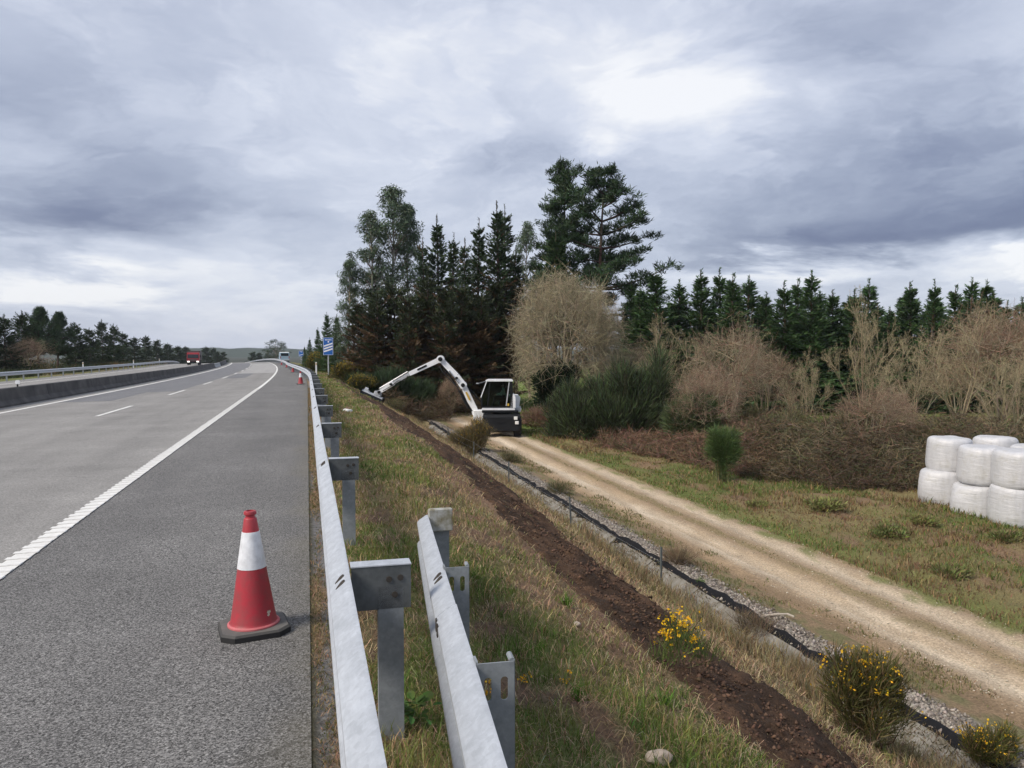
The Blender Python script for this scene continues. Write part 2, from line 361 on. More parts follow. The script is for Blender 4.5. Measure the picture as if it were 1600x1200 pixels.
def mat_road(name, c, c2, speck, sp_scale, wear, gritty, edge_dirt=False, tracks=()):
    m, nt, N, Lk, P = new_mat(name); tc = N.new('ShaderNodeTexCoord'); uv = N.new('ShaderNodeUVMap'); uv.uv_map = 'UVMap'
    big = N.new('ShaderNodeMapping'); big.inputs['Scale'].default_value = (1.3, 0.10, 1); Lk.new(uv.outputs[0], big.inputs[0])
    n = node_noise(N, Lk, big.outputs[0], 1.0, 6, 0.6)
    n2 = node_noise(N, Lk, tc.outputs['Object'], 0.55, 6, 0.6)
    base = mixnode(N, Lk, c, c2, ramp(N, Lk, n.outputs['Fac'], 0.35, 0.68))
    base = mixnode(N, Lk, base, ramp(N, Lk, n2.outputs['Fac'], 0.3, 0.72, (1-wear,)*3, (1+wear,)*3), 1.0, 'MULTIPLY')
    v = N.new('ShaderNodeTexVoronoi'); v.inputs['Scale'].default_value = sp_scale; Lk.new(tc.outputs['Object'], v.inputs['Vector'])
    sx = N.new('ShaderNodeSeparateColor'); Lk.new(v.outputs['Color'], sx.inputs[0])
    base = mixnode(N, Lk, base, ramp(N, Lk, sx.outputs[0], 0.0, 1.0, (1-speck,)*3, (1+speck,)*3), 1.0, 'MULTIPLY')
    f = node_noise(N, Lk, tc.outputs['Object'], sp_scale*0.45, 4, 0.75)
    base = mixnode(N, Lk, base, ramp(N, Lk, f.outputs['Fac'], 0.3, 0.7, (1-speck,)*3, (1+speck,)*3), 1.0, 'MULTIPLY')
    su = N.new('ShaderNodeSeparateXYZ'); Lk.new(uv.outputs[0], su.inputs[0])
    tn = N.new('ShaderNodeMapping'); tn.inputs['Scale'].default_value = (0.25, 0.9, 1); Lk.new(uv.outputs[0], tn.inputs[0])
    tv = node_noise(N, Lk, tn.outputs[0], 1.0, 5, 0.7)                                   # bands laid across the road, joints and stains
    base = mixnode(N, Lk, base, ramp(N, Lk, tv.outputs['Fac'], 0.35, 0.65, (0.93,)*3, (1.05,)*3), 1.0, 'MULTIPLY')
    cn = node_noise(N, Lk, tc.outputs['Object'], 0.9, 4, 0.6); cv = N.new('ShaderNodeTexVoronoi'); cv.feature = 'DISTANCE_TO_EDGE'; cv.inputs['Scale'].default_value = 0.45
    wv = N.new('ShaderNodeVectorMath'); wv.operation = 'ADD'; Lk.new(tc.outputs['Object'], wv.inputs[0]); Lk.new(cn.outputs['Color'], wv.inputs[1]); Lk.new(wv.outputs[0], cv.inputs['Vector'])
    cm = N.new('ShaderNodeMath'); cm.operation = 'LESS_THAN'; cm.inputs[1].default_value = 0.0035; Lk.new(cv.outputs['Distance'], cm.inputs[0])
    ck = N.new('ShaderNodeMath'); ck.operation = 'MULTIPLY'; Lk.new(cm.outputs[0], ck.inputs[0]); Lk.new(ramp(N, Lk, n2.outputs['Fac'], 0.50, 0.56, (0, 0, 0), (0.55,)*3), ck.inputs[1])
    base = mixnode(N, Lk, base, (0.05, 0.05, 0.05), ck.outputs[0])
    for t0, wdt, amt in tracks:                                                           # polished wheel paths and oil line
        a_ = N.new('ShaderNodeMath'); a_.operation = 'SUBTRACT'; Lk.new(su.outputs[0], a_.inputs[0]); a_.inputs[1].default_value = t0
        b_ = N.new('ShaderNodeMath'); b_.operation = 'ABSOLUTE'; Lk.new(a_.outputs[0], b_.inputs[0])
        base = mixnode(N, Lk, base, ramp(N, Lk, b_.outputs[0], wdt*0.2, wdt, (amt,)*3, (1, 1, 1)), 1.0, 'MULTIPLY')
    if edge_dirt:
        e_ = N.new('ShaderNodeMath'); e_.operation = 'MULTIPLY_ADD'; e_.inputs[1].default_value = 1.1; Lk.new(n2.outputs['Fac'], e_.inputs[0]); Lk.new(su.outputs[0], e_.inputs[2])
        base = mixnode(N, Lk, base, mixnode(N, Lk, base, (0.13, 0.115, 0.075), 0.5), ramp(N, Lk, e_.outputs[0], 0.30, 0.75))
    Lk.new(base, P.inputs['Base Color']); P.inputs['Roughness'].default_value = 0.85; P.inputs['Specular IOR Level'].default_value = 0.25
    add_bump(N, Lk, P, f.outputs['Fac'], gritty, 0.008); return m
M_LANE = mat_road('asphalt_lane', (0.225, 0.220, 0.212), (0.265, 0.258, 0.248), 0.30, 95, 0.10, 0.5, False, ((-3.4, 0.55, 0.90), (-5.0, 0.55, 0.90), (-4.2, 0.4, 0.94), (-7.0, 0.5, 0.93), (-8.6, 0.5, 0.93)))
M_SHOULDER = mat_road('asphalt_shoulder', (0.142, 0.140, 0.138), (0.170, 0.167, 0.163), 0.75, 150, 0.14, 1.0, True)
M_PATCHD = mat_road('asphalt_patch_dark', (0.15, 0.153, 0.163), (0.17, 0.172, 0.18), 0.25, 80, 0.08, 0.5)
M_PATCHL = mat_road('asphalt_patch_light', (0.33, 0.325, 0.315), (0.30, 0.295, 0.29), 0.2, 80, 0.06, 0.5)
def mat_paint():
    m, nt, N, Lk, P = new_mat('road_paint'); tc = N.new('ShaderNodeTexCoord')
    n = node_noise(N, Lk, tc.outputs['Object'], 5, 8, 0.7); f = node_noise(N, Lk, tc.outputs['Object'], 60, 5, 0.75)
    c = mixnode(N, Lk, (0.72, 0.72, 0.70), (0.52, 0.51, 0.49), ramp(N, Lk, n.outputs['Fac'], 0.42, 0.72))
    c = mixnode(N, Lk, c, (0.24, 0.24, 0.235), ramp(N, Lk, f.outputs['Fac'], 0.60, 0.72))
    Lk.new(c, P.inputs['Base Color']); P.inputs['Roughness'].default_value = 0.7; return m
M_PAINT = mat_paint()

# ================================================================== the large structure: ground, roads, slope, track
SG = np.concatenate([np.arange(-6, 14, 0.16), np.arange(14, 30, 0.35), np.arange(30, 70, 0.9), np.arange(70, 421, 5.0)])
def sheet(name, sg, tg, mat, zf=H, cf=None, dz=0.0, smooth=True):
    S, T = np.meshgrid(sg, tg, indexing='ij'); x, y = rc(S, T); z = zf(S, T)+dz
    V = np.stack([x, y, z], -1).reshape(-1, 3); ns, nt = S.shape
    i = (np.arange(ns-1)[:, None]*nt+np.arange(nt-1)[None]).ravel()
    F = np.stack([i, i+1, i+nt+1, i+nt], 1)
    col = cf(S, T).reshape(-1, 3) if cf else None
    me = mesh_np(name, V, F, col, np.stack([T, S], -1).reshape(-1, 2), smooth)
    return obj(name, me, mat)
C_MOSS = np.array([0.120, 0.140, 0.042]); C_GREEN = np.array([0.10, 0.135, 0.035]); C_STRAW = np.array([0.30, 0.235, 0.125])
C_SOIL = np.array([0.135, 0.090, 0.060]); C_DARK = np.array([0.062, 0.036, 0.025]); C_TRACK = np.array([0.57, 0.475, 0.355]); C_TAN = np.array([0.29, 0.205, 0.125])
def verge_col(S, T):
    a = fbm(T*0.9, S*0.7, 21, 4); b = fbm(T*2.7, S*2.2, 33, 4); d = fbm(T*7, S*7, 41, 3)
    c = mixc(C_MOSS, C_STRAW*0.75, sstep(a, 0.46, 0.64)); c = mixc(c, C_SOIL, sstep(b, 0.50, 0.64)); c = mixc(c, C_GREEN, sstep(d, 0.60, 0.75)*0.6)
    redp = sstep(fbm(T*0.6, S*0.25, 57, 3), 0.54, 0.66)*sstep(T, 1.3, 2.2)*(1-sstep(T, 3.2, 3.8)); c = mixc(c, np.array([0.21, 0.125, 0.085]), redp*0.85)
    lowr = sstep(T, strip_t(S)+0.35, strip_t(S)+0.8); c = mixc(c, mixc(C_STRAW*0.6, np.array([0.105, 0.064, 0.040]), sstep(b, 0.34, 0.50)), lowr*0.95)
    g = 1-sstep(T, 0.17, 0.26)                                            # strip of worn concrete blocks and litter under the rail
    blk = fbm(T*6+2, S*0.9, 71, 3); gc = mixc(np.array([0.17, 0.165, 0.16]), C_TAN*0.9, sstep(blk+0.4*(b-0.5), 0.44, 0.56))
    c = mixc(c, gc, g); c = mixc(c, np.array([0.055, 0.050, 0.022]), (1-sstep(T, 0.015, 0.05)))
    return c*(0.8+0.4*d[..., None])
def track_col(S, T):
    a = fbm(T*2.2, S*0.35, 81, 4); b = fbm(T*3.5, S*2.6, 93, 4)
    rut = np.exp(-((T-9.3-0.12*np.sin(S*0.2))/0.42)**2)+0.75*np.exp(-((T-10.75)/0.40)**2)
    c = mixc(C_TAN, C_TRACK, np.clip(rut*(0.65+0.8*a), 0, 1)); c = mixc(c, np.array([0.17, 0.145, 0.065]), sstep(np.exp(-((T-10.05)/0.33)**2)+(b-0.5)*1.6, 0.55, 0.95)*0.55)
    e = np.clip(sstep(T+(b-0.5)*1.4, 10.95, 11.4), 0, 1); c = mixc(c, C_MOSS, e*0.85)
    e2 = 1-sstep(T+(a-0.5)*0.8, 8.35, 8.95); c = mixc(c, C_TAN*0.72, e2*0.7)
    c = mixc(c, np.array([0.34, 0.245, 0.15]), sstep(a, 0.5, 0.62)*0.5)
    return c*(0.75+0.5*b[..., None])
def field_col(S, T):
    a = fbm(T*0.35, S*0.3, 101, 4); b = fbm(T*1.8, S*1.6, 113, 4)
    c = mixc(np.array([0.20, 0.165, 0.075]), C_MOSS, sstep(a, 0.42, 0.60)); c = mixc(c, np.array([0.17, 0.105, 0.07]), sstep(b, 0.5, 0.66)*0.8)
    edge = (1-sstep(T, 11.6, 12.9)); c = mixc(c, np.array([0.13, 0.16, 0.04]), edge*0.7)
    mead = sstep(S, 40, 50)*(1-sstep(S, 130, 160)); c = mixc(c, np.array([0.12, 0.20, 0.035]), mead*0.75)
    return c*(0.75+0.5*b[..., None])
def left_col(S, T):
    a = fbm(T*0.2, S*0.15, 121, 4); return mixc(C_MOSS, C_STRAW*0.55, sstep(a, 0.4, 0.6))
def gravel_col(S, T):
    b = fbm(T*6, S*6, 131, 4); e = sstep(T+(fbm(T*2, S*1.1, 133, 3)-0.5)*0.9, 7.6, 7.95); return mixc(mixc(np.array([0.15, 0.125, 0.10]), np.array([0.26, 0.23, 0.20]), sstep(b, 0.4, 0.6)), mixc(C_TAN*0.8, np.array([0.16, 0.145, 0.07]), sstep(b, 0.42, 0.58)), e)
def ditch_col(S, T):
    b = fbm(T*3, S*2, 141, 4); return mixc(np.array([0.16, 0.125, 0.085]), np.array([0.22, 0.18, 0.10]), sstep(b, 0.4, 0.6))
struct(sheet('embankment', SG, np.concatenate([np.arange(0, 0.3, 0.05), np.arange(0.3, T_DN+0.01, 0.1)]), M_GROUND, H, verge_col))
struct(sheet('gravel_strip', SG, np.linspace(T_GR-0.17, T_TR0, 13), M_GROUND, H, gravel_col))
struct(sheet('dirt_track', SG, np.linspace(T_TR0, T_TR1, 42), M_GROUND, H, track_col))
struct(sheet('field', SG, np.concatenate([np.arange(T_TR1, 22, 0.25), np.arange(22, 60, 1.2), np.arange(60, 241, 12.0)]), M_GROUND, lambda s, t: H(s, t)-3.5*sstep(t, 200, 240), field_col))
struct(sheet('left_verge', SG[::2], np.concatenate([np.arange(-240, -40, 10.0), np.arange(-40, -22.4, 0.8), [-22.4]]), M_GROUND, lambda s, t: H(s, t)-3.5*sstep(-t, 200, 240), left_col))
ditch = struct(sheet('ditch', SG[SG < 50], np.linspace(T_DN, T_DF, 8), M_GROUND, lambda s, t: Hs(s, t)-0.05*sstep(t, T_DN, T_DN+0.05), ditch_col))
struct(sheet('embankment_foot', SG[SG >= 48.9], np.linspace(T_DN, T_DF, 3), M_GROUND, H, field_col))
# far country
gm = mesh_np('ground', np.array([[-2500, -600, -3.7], [2500, -600, -3.7], [2500, 2600, -3.7], [-2500, 2600, -3.7]], float), np.array([[0, 1, 2, 3]]), np.tile([0.05, 0.055, 0.04], (4, 1)))
struct(obj('ground', gm, M_GROUND))
def hills():
    xs = np.linspace(-2300, 1800, 600); V = []; 
    for yy, hh, sd_ in ((1300, 0.0, 1), (1500, 1.0, 2), (1900, 1.35, 3), (2300, 0.0, 4)):
        z = -4+hh*(7+8*fbm(xs*0.0022, xs*0+sd_, 200+sd_, 4)+5*fbm(xs*0.03, xs*0+sd_, 230+sd_, 3))
        V.append(np.stack([xs, np.full_like(xs, yy)+60*np.sin(xs*0.004), z], -1))
    V = np.concatenate(V); n = 600; i = (np.arange(3)[:, None]*n+np.arange(n-1)[None]).ravel()
    me = mesh_np('hills', V, np.stack([i, i+1, i+n+1, i+n], 1), np.tile([0.035, 0.05, 0.03], (len(V), 1)), None, True)
    struct(obj('hills', me, M_GROUND))
hills()
def haze():
    o = MB().box((0, 1000, 28), (5200, 3400, 66)).build('haze', None); stuff(o, 'thin bluish air over the far country', 'haze')
    m = bpy.data.materials.new('thin_haze'); m.use_nodes = True; N = m.node_tree.nodes; N.clear(); out = N.new('ShaderNodeOutputMaterial'); v = N.new('ShaderNodeVolumePrincipled')
    v.inputs['Color'].default_value = (0.80, 0.87, 1.0, 1); v.inputs['Density'].default_value = 0.00016; v.inputs['Anisotropy'].default_value = 0.2
    m.node_tree.links.new(v.outputs[0], out.inputs['Volume']); o.data.materials.append(m)
haze()

# roads: two carriageways, shoulder, patches, painted lines
RS = np.concatenate([np.arange(-6, 60, 1.5), np.arange(60, 421, 4.0)])
zroad = lambda s, t: 0.02*np.asarray(t)+vz(s)
struct(sheet('road_shoulder', RS, np.array([-2.45, -1.2, 0.0]), M_SHOULDER, zroad, None, 0.004))
struct(sheet('carriageway', RS, np.array([-10.6, -8, -5, -2.45]), M_LANE, zroad, None, 0.004))
struct(sheet('opposite_carriageway', RS, np.array([-22.5, -18, -14, -10.6]), M_LANE, zroad, None, 0.004))
def quad_s(name, s0, s1, t0, t1, mat, dz=0.008, step=1.5, skew=0.0):
    n = max(2, int((s1-s0)/step)+1); return sheet(name, np.linspace(s0, s1, n), np.array([t0, t1]), mat, zroad, None, dz)
struct(quad_s('road_patch', 40, 92, -9.4, -6.1, M_PATCHD)); struct(quad_s('road_patch', 33, 40.5, -9.4, -7.4, M_PATCHD)); struct(quad_s('road_patch', 74, 150, -5.7, -2.5, M_PATCHL, 0.009))
struct(quad_s('road_patch', 92, 160, -9.4, -6.0, M_PATCHD)); struct(quad_s('road_patch', 60, 74, -5.75, -4.3, M_PATCHD))
edge = struct(quad_s('edge_line', -5, 420, -2.45, -2.29, M_PAINT, 0.013))
struct(quad_s('median_line', -5, 420, -9.45, -9.27, M_PAINT, 0.013))
struct(quad_s('opposite_edge_line', -5, 420, -20.1, -19.9, M_PAINT, 0.013)); struct(quad_s('opposite_median_line', -5, 420, -12.1, -11.92, M_PAINT, 0.013))
for k in range(24):
    a = 12.5+k*12.0; struct(quad_s('lane_dash', a, a+4.6, -5.95, -5.82, M_PAINT, 0.013))
    if k % 2 == 0: struct(quad_s('opposite_lane_dash', a, a+5, -16.1, -15.98, M_PAINT, 0.013))
rm = MB().prism([(-0.098, 0), (0.085, 0), (0.080, 0.006), (-0.092, 0.006)], 1, -0.05, 0.03).mesh('marking_rib')
rm.materials.append(M_PAINT)
for k in range(190):
    s = 2.5+k*0.2; x, y = rc(s, -2.37); r = obj('marking_rib', rm, None, edge, (x, y, 0.02*-2.37+0.0135)); r.scale = (random.uniform(0.92, 1.08), random.uniform(0.8, 1.15), 1)

# freshly scraped soil: a strip of turned earth with its own clods
def soil_strip():
    sg = np.concatenate([np.arange(2, 14, 0.04), np.arange(14, 30, 0.12), np.arange(30, 60, 0.3)]); tg = np.linspace(-0.72, 0.72, 39)
    S, T = np.meshgrid(sg, tg, indexing='ij'); w = 1.0+0.30*(fbm(S*0.8, S*0+3, 301, 3))+0.15*(fbm(S*0.3, T*0, 303, 2)-0.5); w = w*(1+0.32*sstep(S, 9, 22)); T2 = strip_t(S)-0.16*sstep(S, 9, 22)+T*w
    e = np.abs(T)/0.72; prof = (0.02+0.035*(1-sstep(S, 7, 12)))*(1-sstep(e, 0.55, 0.95)) - 0.10*sstep(e, 0.80, 1.0)
    z = H(S, T2)+prof+(fbm(S*3.2, T2*3.2, 311, 4)-0.5)*0.10*(1-e**3)+(fbm(S*10, T2*10, 313, 3)-0.5)*0.085+(fbm(S*26, T2*26, 315, 2)-0.5)*0.045*(S < 14)
    z += 0.06*np.exp(-((T-0.40)/0.12)**2)*fbm(S*2, S*0, 317, 3)
    x, y = rc(S, T2); V = np.stack([x, y, z], -1).reshape(-1, 3); ns, nt = S.shape; i = (np.arange(ns-1)[:, None]*nt+np.arange(nt-1)[None]).ravel()
    a = fbm(S*1.5, T2*4, 321, 4); c = mixc(np.array([0.048, 0.030, 0.020]), np.array([0.098, 0.058, 0.036]), sstep(a, 0.38, 0.64))
    me = mesh_np('soil_strip', V, np.stack([i, i+1, i+nt+1, i+nt], 1), c.reshape(-1, 3), None, True)
    return struct(obj('soil_strip', me, mat_col('fresh_soil', 0.98, 34, 0.55, 1.45, 1.0, 60, 0.025)))
soil_strip()

# ditch lining: concrete slabs one by one, and the black membrane edge above them
M_CONC = mat_plain('old_concrete', (0.25, 0.24, 0.22), 0.9, 0, 0.4, 3.2, 0.5, (0.13, 0.115, 0.085))
slab = MB().box((0, 0, 0), (0.735, 1.985, 0.09), None, 0.006).mesh('panel'); slab.materials.append(M_CONC)
for k in range(21):
    s = 4.0+k*2.0; t = 6.83; z0 = float(Hs(s, 6.55)); z1 = float(Hs(s, T_DF)); x, y = rc(s, t)
    p = obj('panel', slab, None, ditch, (x, y, (z0+z1)/2-0.036+random.uniform(-0.010, 0.010)))
    p.rotation_euler = (random.uniform(-0.014, 0.014), -math.atan2(z1-z0, T_DF-6.55), heading(s)+random.uniform(-0.006, 0.006))
def membrane():
    sg = np.arange(3, 46, 0.09); w = 0.08+0.10*fbm(sg*1.3, sg*0, 401, 4); j = (fbm(sg*2.3, sg*0+4, 403, 3)-0.5)*0.12; lift = 0.02+0.09*fbm(sg*2.1, sg*0+2, 407, 4)
    rows = []
    for q, (f, zz) in enumerate(((-0.3, -0.05), (0.0, 0.35), (0.35, 1.0), (0.75, 0.9), (1.0, 0.2), (1.15, -0.6))):
        t = 7.10+j+f*w*1.35; x, y = rc(sg, t); rows.append(np.stack([x, y, Hs(sg, t)+zz*lift+0.012*np.sin(sg*9+q)], -1))
    V = np.stack(rows, 1).reshape(-1, 3); nt = 6; i = (np.arange(len(sg)-1)[:, None]*nt+np.arange(nt-1)[None]).ravel()
    o = obj('drainage_membrane', mesh_np('drainage_membrane', V, np.stack([i, i+1, i+nt+1, i+nt], 1), None, None, True), mat_plain('black_membrane', (0.010, 0.010, 0.012), 0.85, 0, 0.3, 12, 0.4, spec=0.2))
    tag(o, 'crumpled black plastic membrane edge running between concrete ditch and gravel', 'membrane')
membrane()

# ------------------------------------------------------------------ guard rails
WP = [(0.0, 0.155), (0.014, 0.151), (0.068, 0.113), (0.081, 0.098), (0.081, 0.076), (0.070, 0.058), (0.014, 0.026), (0.002, 0.012)]
WP = WP+[(u, -z) for u, z in WP[::-1]]
def wbeam_path(pts, nrm, zc, thick=0.0035):
    """pts (n,2) plan points of the valley line, nrm (n,2) towards the road, zc (n) height of the centre"""
    prof = [(u, z) for u, z in WP]+[(u-thick, z) for u, z in WP[::-1]]; k = len(prof); V = []; F = []
    for p, nn, z in zip(pts, nrm, zc):
        for u, w in prof: V.append((p[0]+nn[0]*u, p[1]+nn[1]*u, z+w))
    n = len(pts)
    for a in range(n-1):
        for i in range(k): j = (i+1) % k; F.append((a*k+i, a*k+j, a*k+k+j, a*k+k+i))
    F.append(tuple(range(k-1, -1, -1))); F.append(tuple(range((n-1)*k, n*k)))
    return V, F
def cpost(w, d, z0, z1, th=0.006, lip=0.02):
    """channel post, web facing -y, w along x, d along y"""
    h = w/2; o = [(-h, 0), (h, 0), (h, d), (h-lip, d), (h-lip, d-th), (h-th, d-th), (h-th, th), (-h+th, th), (-h+th, d-th), (-h+lip, d-th), (-h+lip, d), (-h, d)]
    return MB().prism(o, 2, z0, z1)
slot_me = MB()
sl = [(0.019*math.cos(a)+(0.010 if math.cos(a) > 0 else -0.010), 0.009*math.sin(a)) for a in np.linspace(0, 2*math.pi, 13)[:-1]]
slot_me.prism(sl, 2, -0.002, 0.0016); slot_me = slot_me.mesh('bolt_slot'); slot_me.materials.append(M_SLOT)
def guard_rail(name, label, side, t_rail, posts_s, sec, s_a, s_b, zoff):
    """side +1: rail right of the road, its face to -t"""
    root = thing(name, label, 'guard rail', (0, 0, 0)); n_sec = int((s_b-s_a)/sec)
    for q in range(n_sec):
        a = s_a+q*sec; ss = np.linspace(a-0.16, a+sec+0.16, 3 if a < 30 else 4); pr = 0.0025*(q % 2)
        x, y = rc(ss, t_rail-side*pr+(rail_in(ss) if side > 0 else 0)); hd = np.array([heading(v) for v in ss]); nn = np.stack([-side*np.cos(hd), -side*np.sin(hd)], -1)
        zc = 0.02*min(t_rail, 0)+zoff+pr*0.6+vz(ss); V, F = wbeam_path(np.stack([x, y], -1), nn, zc)
        me = mesh_py('rail_section', V, F); bm_fix(me); o = obj('rail_section', me, M_GALV, root); auto_smooth(o, 30)
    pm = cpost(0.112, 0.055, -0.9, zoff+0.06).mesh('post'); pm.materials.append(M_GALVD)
    w = 0.262; zt, zb = zoff+0.153, zoff-0.04
    sm = MB(); th = 0.006                                              # folded spacer: face plate, top and bottom flange
    sm.prism([(-0.075, zb), (0, zb), (0, zt), (-0.085, zt), (-0.085, zt-th), (-th, zt-th), (-th, zb+th), (-0.075, zb+th)], 0, 0, w)
    for v in range(len(sm.V)): x_, y_, z_ = sm.V[v]; sm.V[v] = (x_, -y_, z_)
    sm = sm.mesh('spacer'); sm.materials.append(M_GRIME_SHADE)
    tm = MB().box((w/2, 0.042, zt+0.0035), (w+0.004, 0.09, 0.005)).mesh('top_flange'); tm.materials.append(M_GALV)  # plate in brighter steel: the light on the spacer's top, put into colour
    bm_ = MB().cyl((0, -0.006, 0), (0, 0.002, 0), 0.014, None, 8).mesh('bolt_hole'); bm_.materials.append(M_SLOT)  # dark disc standing for an open hole in the face plate
    for s in posts_s:
        tr_ = t_rail+(float(rail_in(s)) if side > 0 else 0); hd = heading(s); x, y = rc(s, tr_); rz = hd if side > 0 else hd+math.pi
        xp, yp = rc(s, tr_+side*0.185); z0 = 0.02*min(t_rail, 0)+float(vz(s))
        obj('post', pm, None, root, (xp, yp, z0), (0, 0, hd))
        sp = obj('spacer', sm, None, root, (x+side*0.012*math.cos(hd), y, z0), (0, 0, rz))
        obj('top_flange', tm, None, sp)
        if s < 24:
            for bx, bz in ((0.165, zt-0.06), (0.215, zt-0.055), (0.19, zt-0.13)): obj('bolt_hole', bm_, None, sp, (bx, 0, bz))
        if side > 0 and s < 60:
            for kx in (-0.06, 0.02):
                xs, ys = rc(s+kx-0.12, tr_-0.042); b = obj('bolt_slot', slot_me, None, root, (xs, ys, zoff+0.136)); b.rotation_euler = (0, -math.radians(35), 0.75)
    return root
RAIL_T = 0.165
guard_rail('guard_rail', 'long galvanised steel guard rail along the right edge of the near shoulder', 1, RAIL_T, [3.42+3.62*k for k in range(70)], 3.62, -3.7, 330, 0.595)
guard_rail('guard_rail', 'far guard rail on the left side of the opposite carriageway', -1, -22.0, [20+4.0*k for k in range(80)], 8.0, 12, 340, 0.60)

# short second rail dipping to the ground behind the first
def end_rail():
    root = thing('guard_rail_terminal', 'short second rail flaring away and sloping down to its cut end behind the main rail', 'guard rail')
    way = np.array([(0.9, 0.36, 0.745), (1.735, 0.439, 0.73), (2.35, 0.501, 0.70), (3.07, 0.582, 0.66), (3.96, 0.674, 0.60), (5.92, 0.899, 0.42)])   # y, x, top
    y = np.linspace(0.9, 6.1, 20); x = np.polyval(np.polyfit(way[:, 0], way[:, 1], 2), y); zt = np.polyval(np.polyfit(way[:, 0], way[:, 2], 3), y)
    for a, b in ((0, 9), (8, 20)):
        pts = np.stack([x, y], -1)[a:b]; dd = np.gradient(np.stack([x, y], -1), axis=0)[a:b]; dd = unit(dd); nn = np.stack([-dd[:, 1], dd[:, 0]], -1)
        V, F = wbeam_path(pts+(nn*0.003 if a else 0), nn, zt[a:b]-0.155); me = mesh_py('rail_section', V, F); bm_fix(me); auto_smooth(obj('rail_section', me, M_GALV, root), 30)
    for yy in (3.62, 3.70):
        xx = np.interp(yy, y, x); b = obj('bolt_slot', slot_me, None, root, (xx-0.042, yy, np.interp(yy, y, zt)-0.018)); b.rotation_euler = (0.06, -math.radians(35), 0.6)
    for yy in (2.98, 3.06):
        xx = np.interp(yy, y, x); b = obj('bolt_slot', slot_me, None, root, (xx-0.083, yy, np.interp(yy, y, zt)-0.07)); b.rotation_euler = (0.0, -math.radians(90), 0.1)
    def slotted_post(loc, top, rz, lead=0.15):
        W, Hh = 0.120, 1.3; V = []; F = []
        slots = [(0.034, top-0.085), (0.088, top-0.085), (0.034, top-0.21), (0.034, top-0.335)]
        xs = [0, 0.062, W]; zs = [top, top-0.02, top-0.148, top-0.273, top-0.398, top-Hh]
        cells = {}
        for cx, cz in slots: cells[(0 if cx < 0.062 else 1, [i for i in range(5) if zs[i] >= cz > zs[i+1]][0])] = (cx, cz)
        for i in range(2):
            for j in range(5):
                x0, x1, z1, z0 = xs[i], xs[i+1], zs[j], zs[j+1]; b = len(V)
                if (i, j) in cells:
                    cx, cz = cells[(i, j)]; n = 16
                    for q in range(n):
                        a = 2*math.pi*(q+0.5)/n; ca, sa = math.cos(a), math.sin(a)
                        V.append((cx+0.0125*ca, 0, cz+0.0125*sa+(0.026 if sa > 0 else -0.026)))
                    for q in range(n):
                        a = 2*math.pi*(q+0.5)/n; ca, sa = math.cos(a), math.sin(a); m_ = max(abs(ca), abs(sa))
                        V.append(((x0+x1)/2+(x1-x0)/2*ca/m_, 0, (z0+z1)/2+(z1-z0)/2*sa/m_))
                    cc = {}
                    for q in range(n): r = (q+1) % n; F.append((b+q, b+r, b+n+r, b+n+q))
                    for px_, pz_, q in ((x1, z1, 1), (x0, z1, 5), (x0, z0, 9), (x1, z0, 13)):
                        V.append((px_, 0, pz_)); F.append((b+n+q, b+n+(q+1) % n, len(V)-1))
                else:
                    V += [(x0, 0, z0), (x1, 0, z0), (x1, 0, z1), (x0, 0, z1)]; F.append((b, b+1, b+2, b+3))
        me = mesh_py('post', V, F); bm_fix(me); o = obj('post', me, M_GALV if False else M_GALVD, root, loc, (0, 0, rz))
        md = o.modifiers.new('thickness', 'SOLIDIFY'); md.thickness = 0.006; md.offset = 0
        fl = MB()
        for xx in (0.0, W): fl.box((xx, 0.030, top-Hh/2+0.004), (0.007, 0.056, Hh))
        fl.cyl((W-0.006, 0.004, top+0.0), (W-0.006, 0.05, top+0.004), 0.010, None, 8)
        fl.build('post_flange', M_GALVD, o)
    slotted_post((0.512, 2.36, 0), 0.705, -0.05); slotted_post((0.652, 3.76, 0), 0.625, -0.05)
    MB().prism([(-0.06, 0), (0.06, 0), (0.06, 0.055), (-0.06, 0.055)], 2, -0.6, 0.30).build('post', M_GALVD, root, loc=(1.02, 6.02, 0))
    pl = MB().box((0, 0, 0), (0.19, 0.05, 0.18), None, 0.008).build('end_plate', mat_plain('mossy_steel', (0.42, 0.43, 0.42), 0.8, 0.1, 0.5, 14, 0.3, (0.17, 0.15, 0.08)), root, loc=(1.00, 5.97, 0.385))
    return root
end_rail()

# concrete median barrier, cast in segments
def barrier():
    root = thing('median_barrier', 'long dark weathered concrete barrier between the two carriageways', 'barrier')
    prof = [(-0.30, -0.05), (0.30, -0.05), (0.30, 0.08), (0.17, 0.24), (0.10, 0.64), (0.08, 0.66), (-0.08, 0.66), (-0.10, 0.64), (-0.17, 0.24), (-0.30, 0.08)]
    mc = mat_plain('stained_concrete', (0.105, 0.10, 0.098), 0.95, 0, 0.5, 1.1, 0.5, (0.042, 0.041, 0.042))
    me = MB().prism(prof, 1, -2.985, 2.985).mesh('barrier_segment'); me.materials.append(mc)
    lg = MB().prism([(p[0]*0.6, p[1]*0.8) for p in prof], 1, -2.98, 2.98).mesh('gap_segment'); lg.materials.append(M_GALVD)
    s = 9.0
    while s < 400:
        x, y = rc(s, -10.62); gap = 116 < s < 132; zv = float(vz(s))
        obj('gap_segment' if gap else 'barrier_segment', lg if gap else me, None, root, (x, y, -0.2124+zv), (0, 0, heading(s))); s += 6.0
barrier()

# ================================================================== objects
def gp(px, py, z): return at_z(px, py, z)
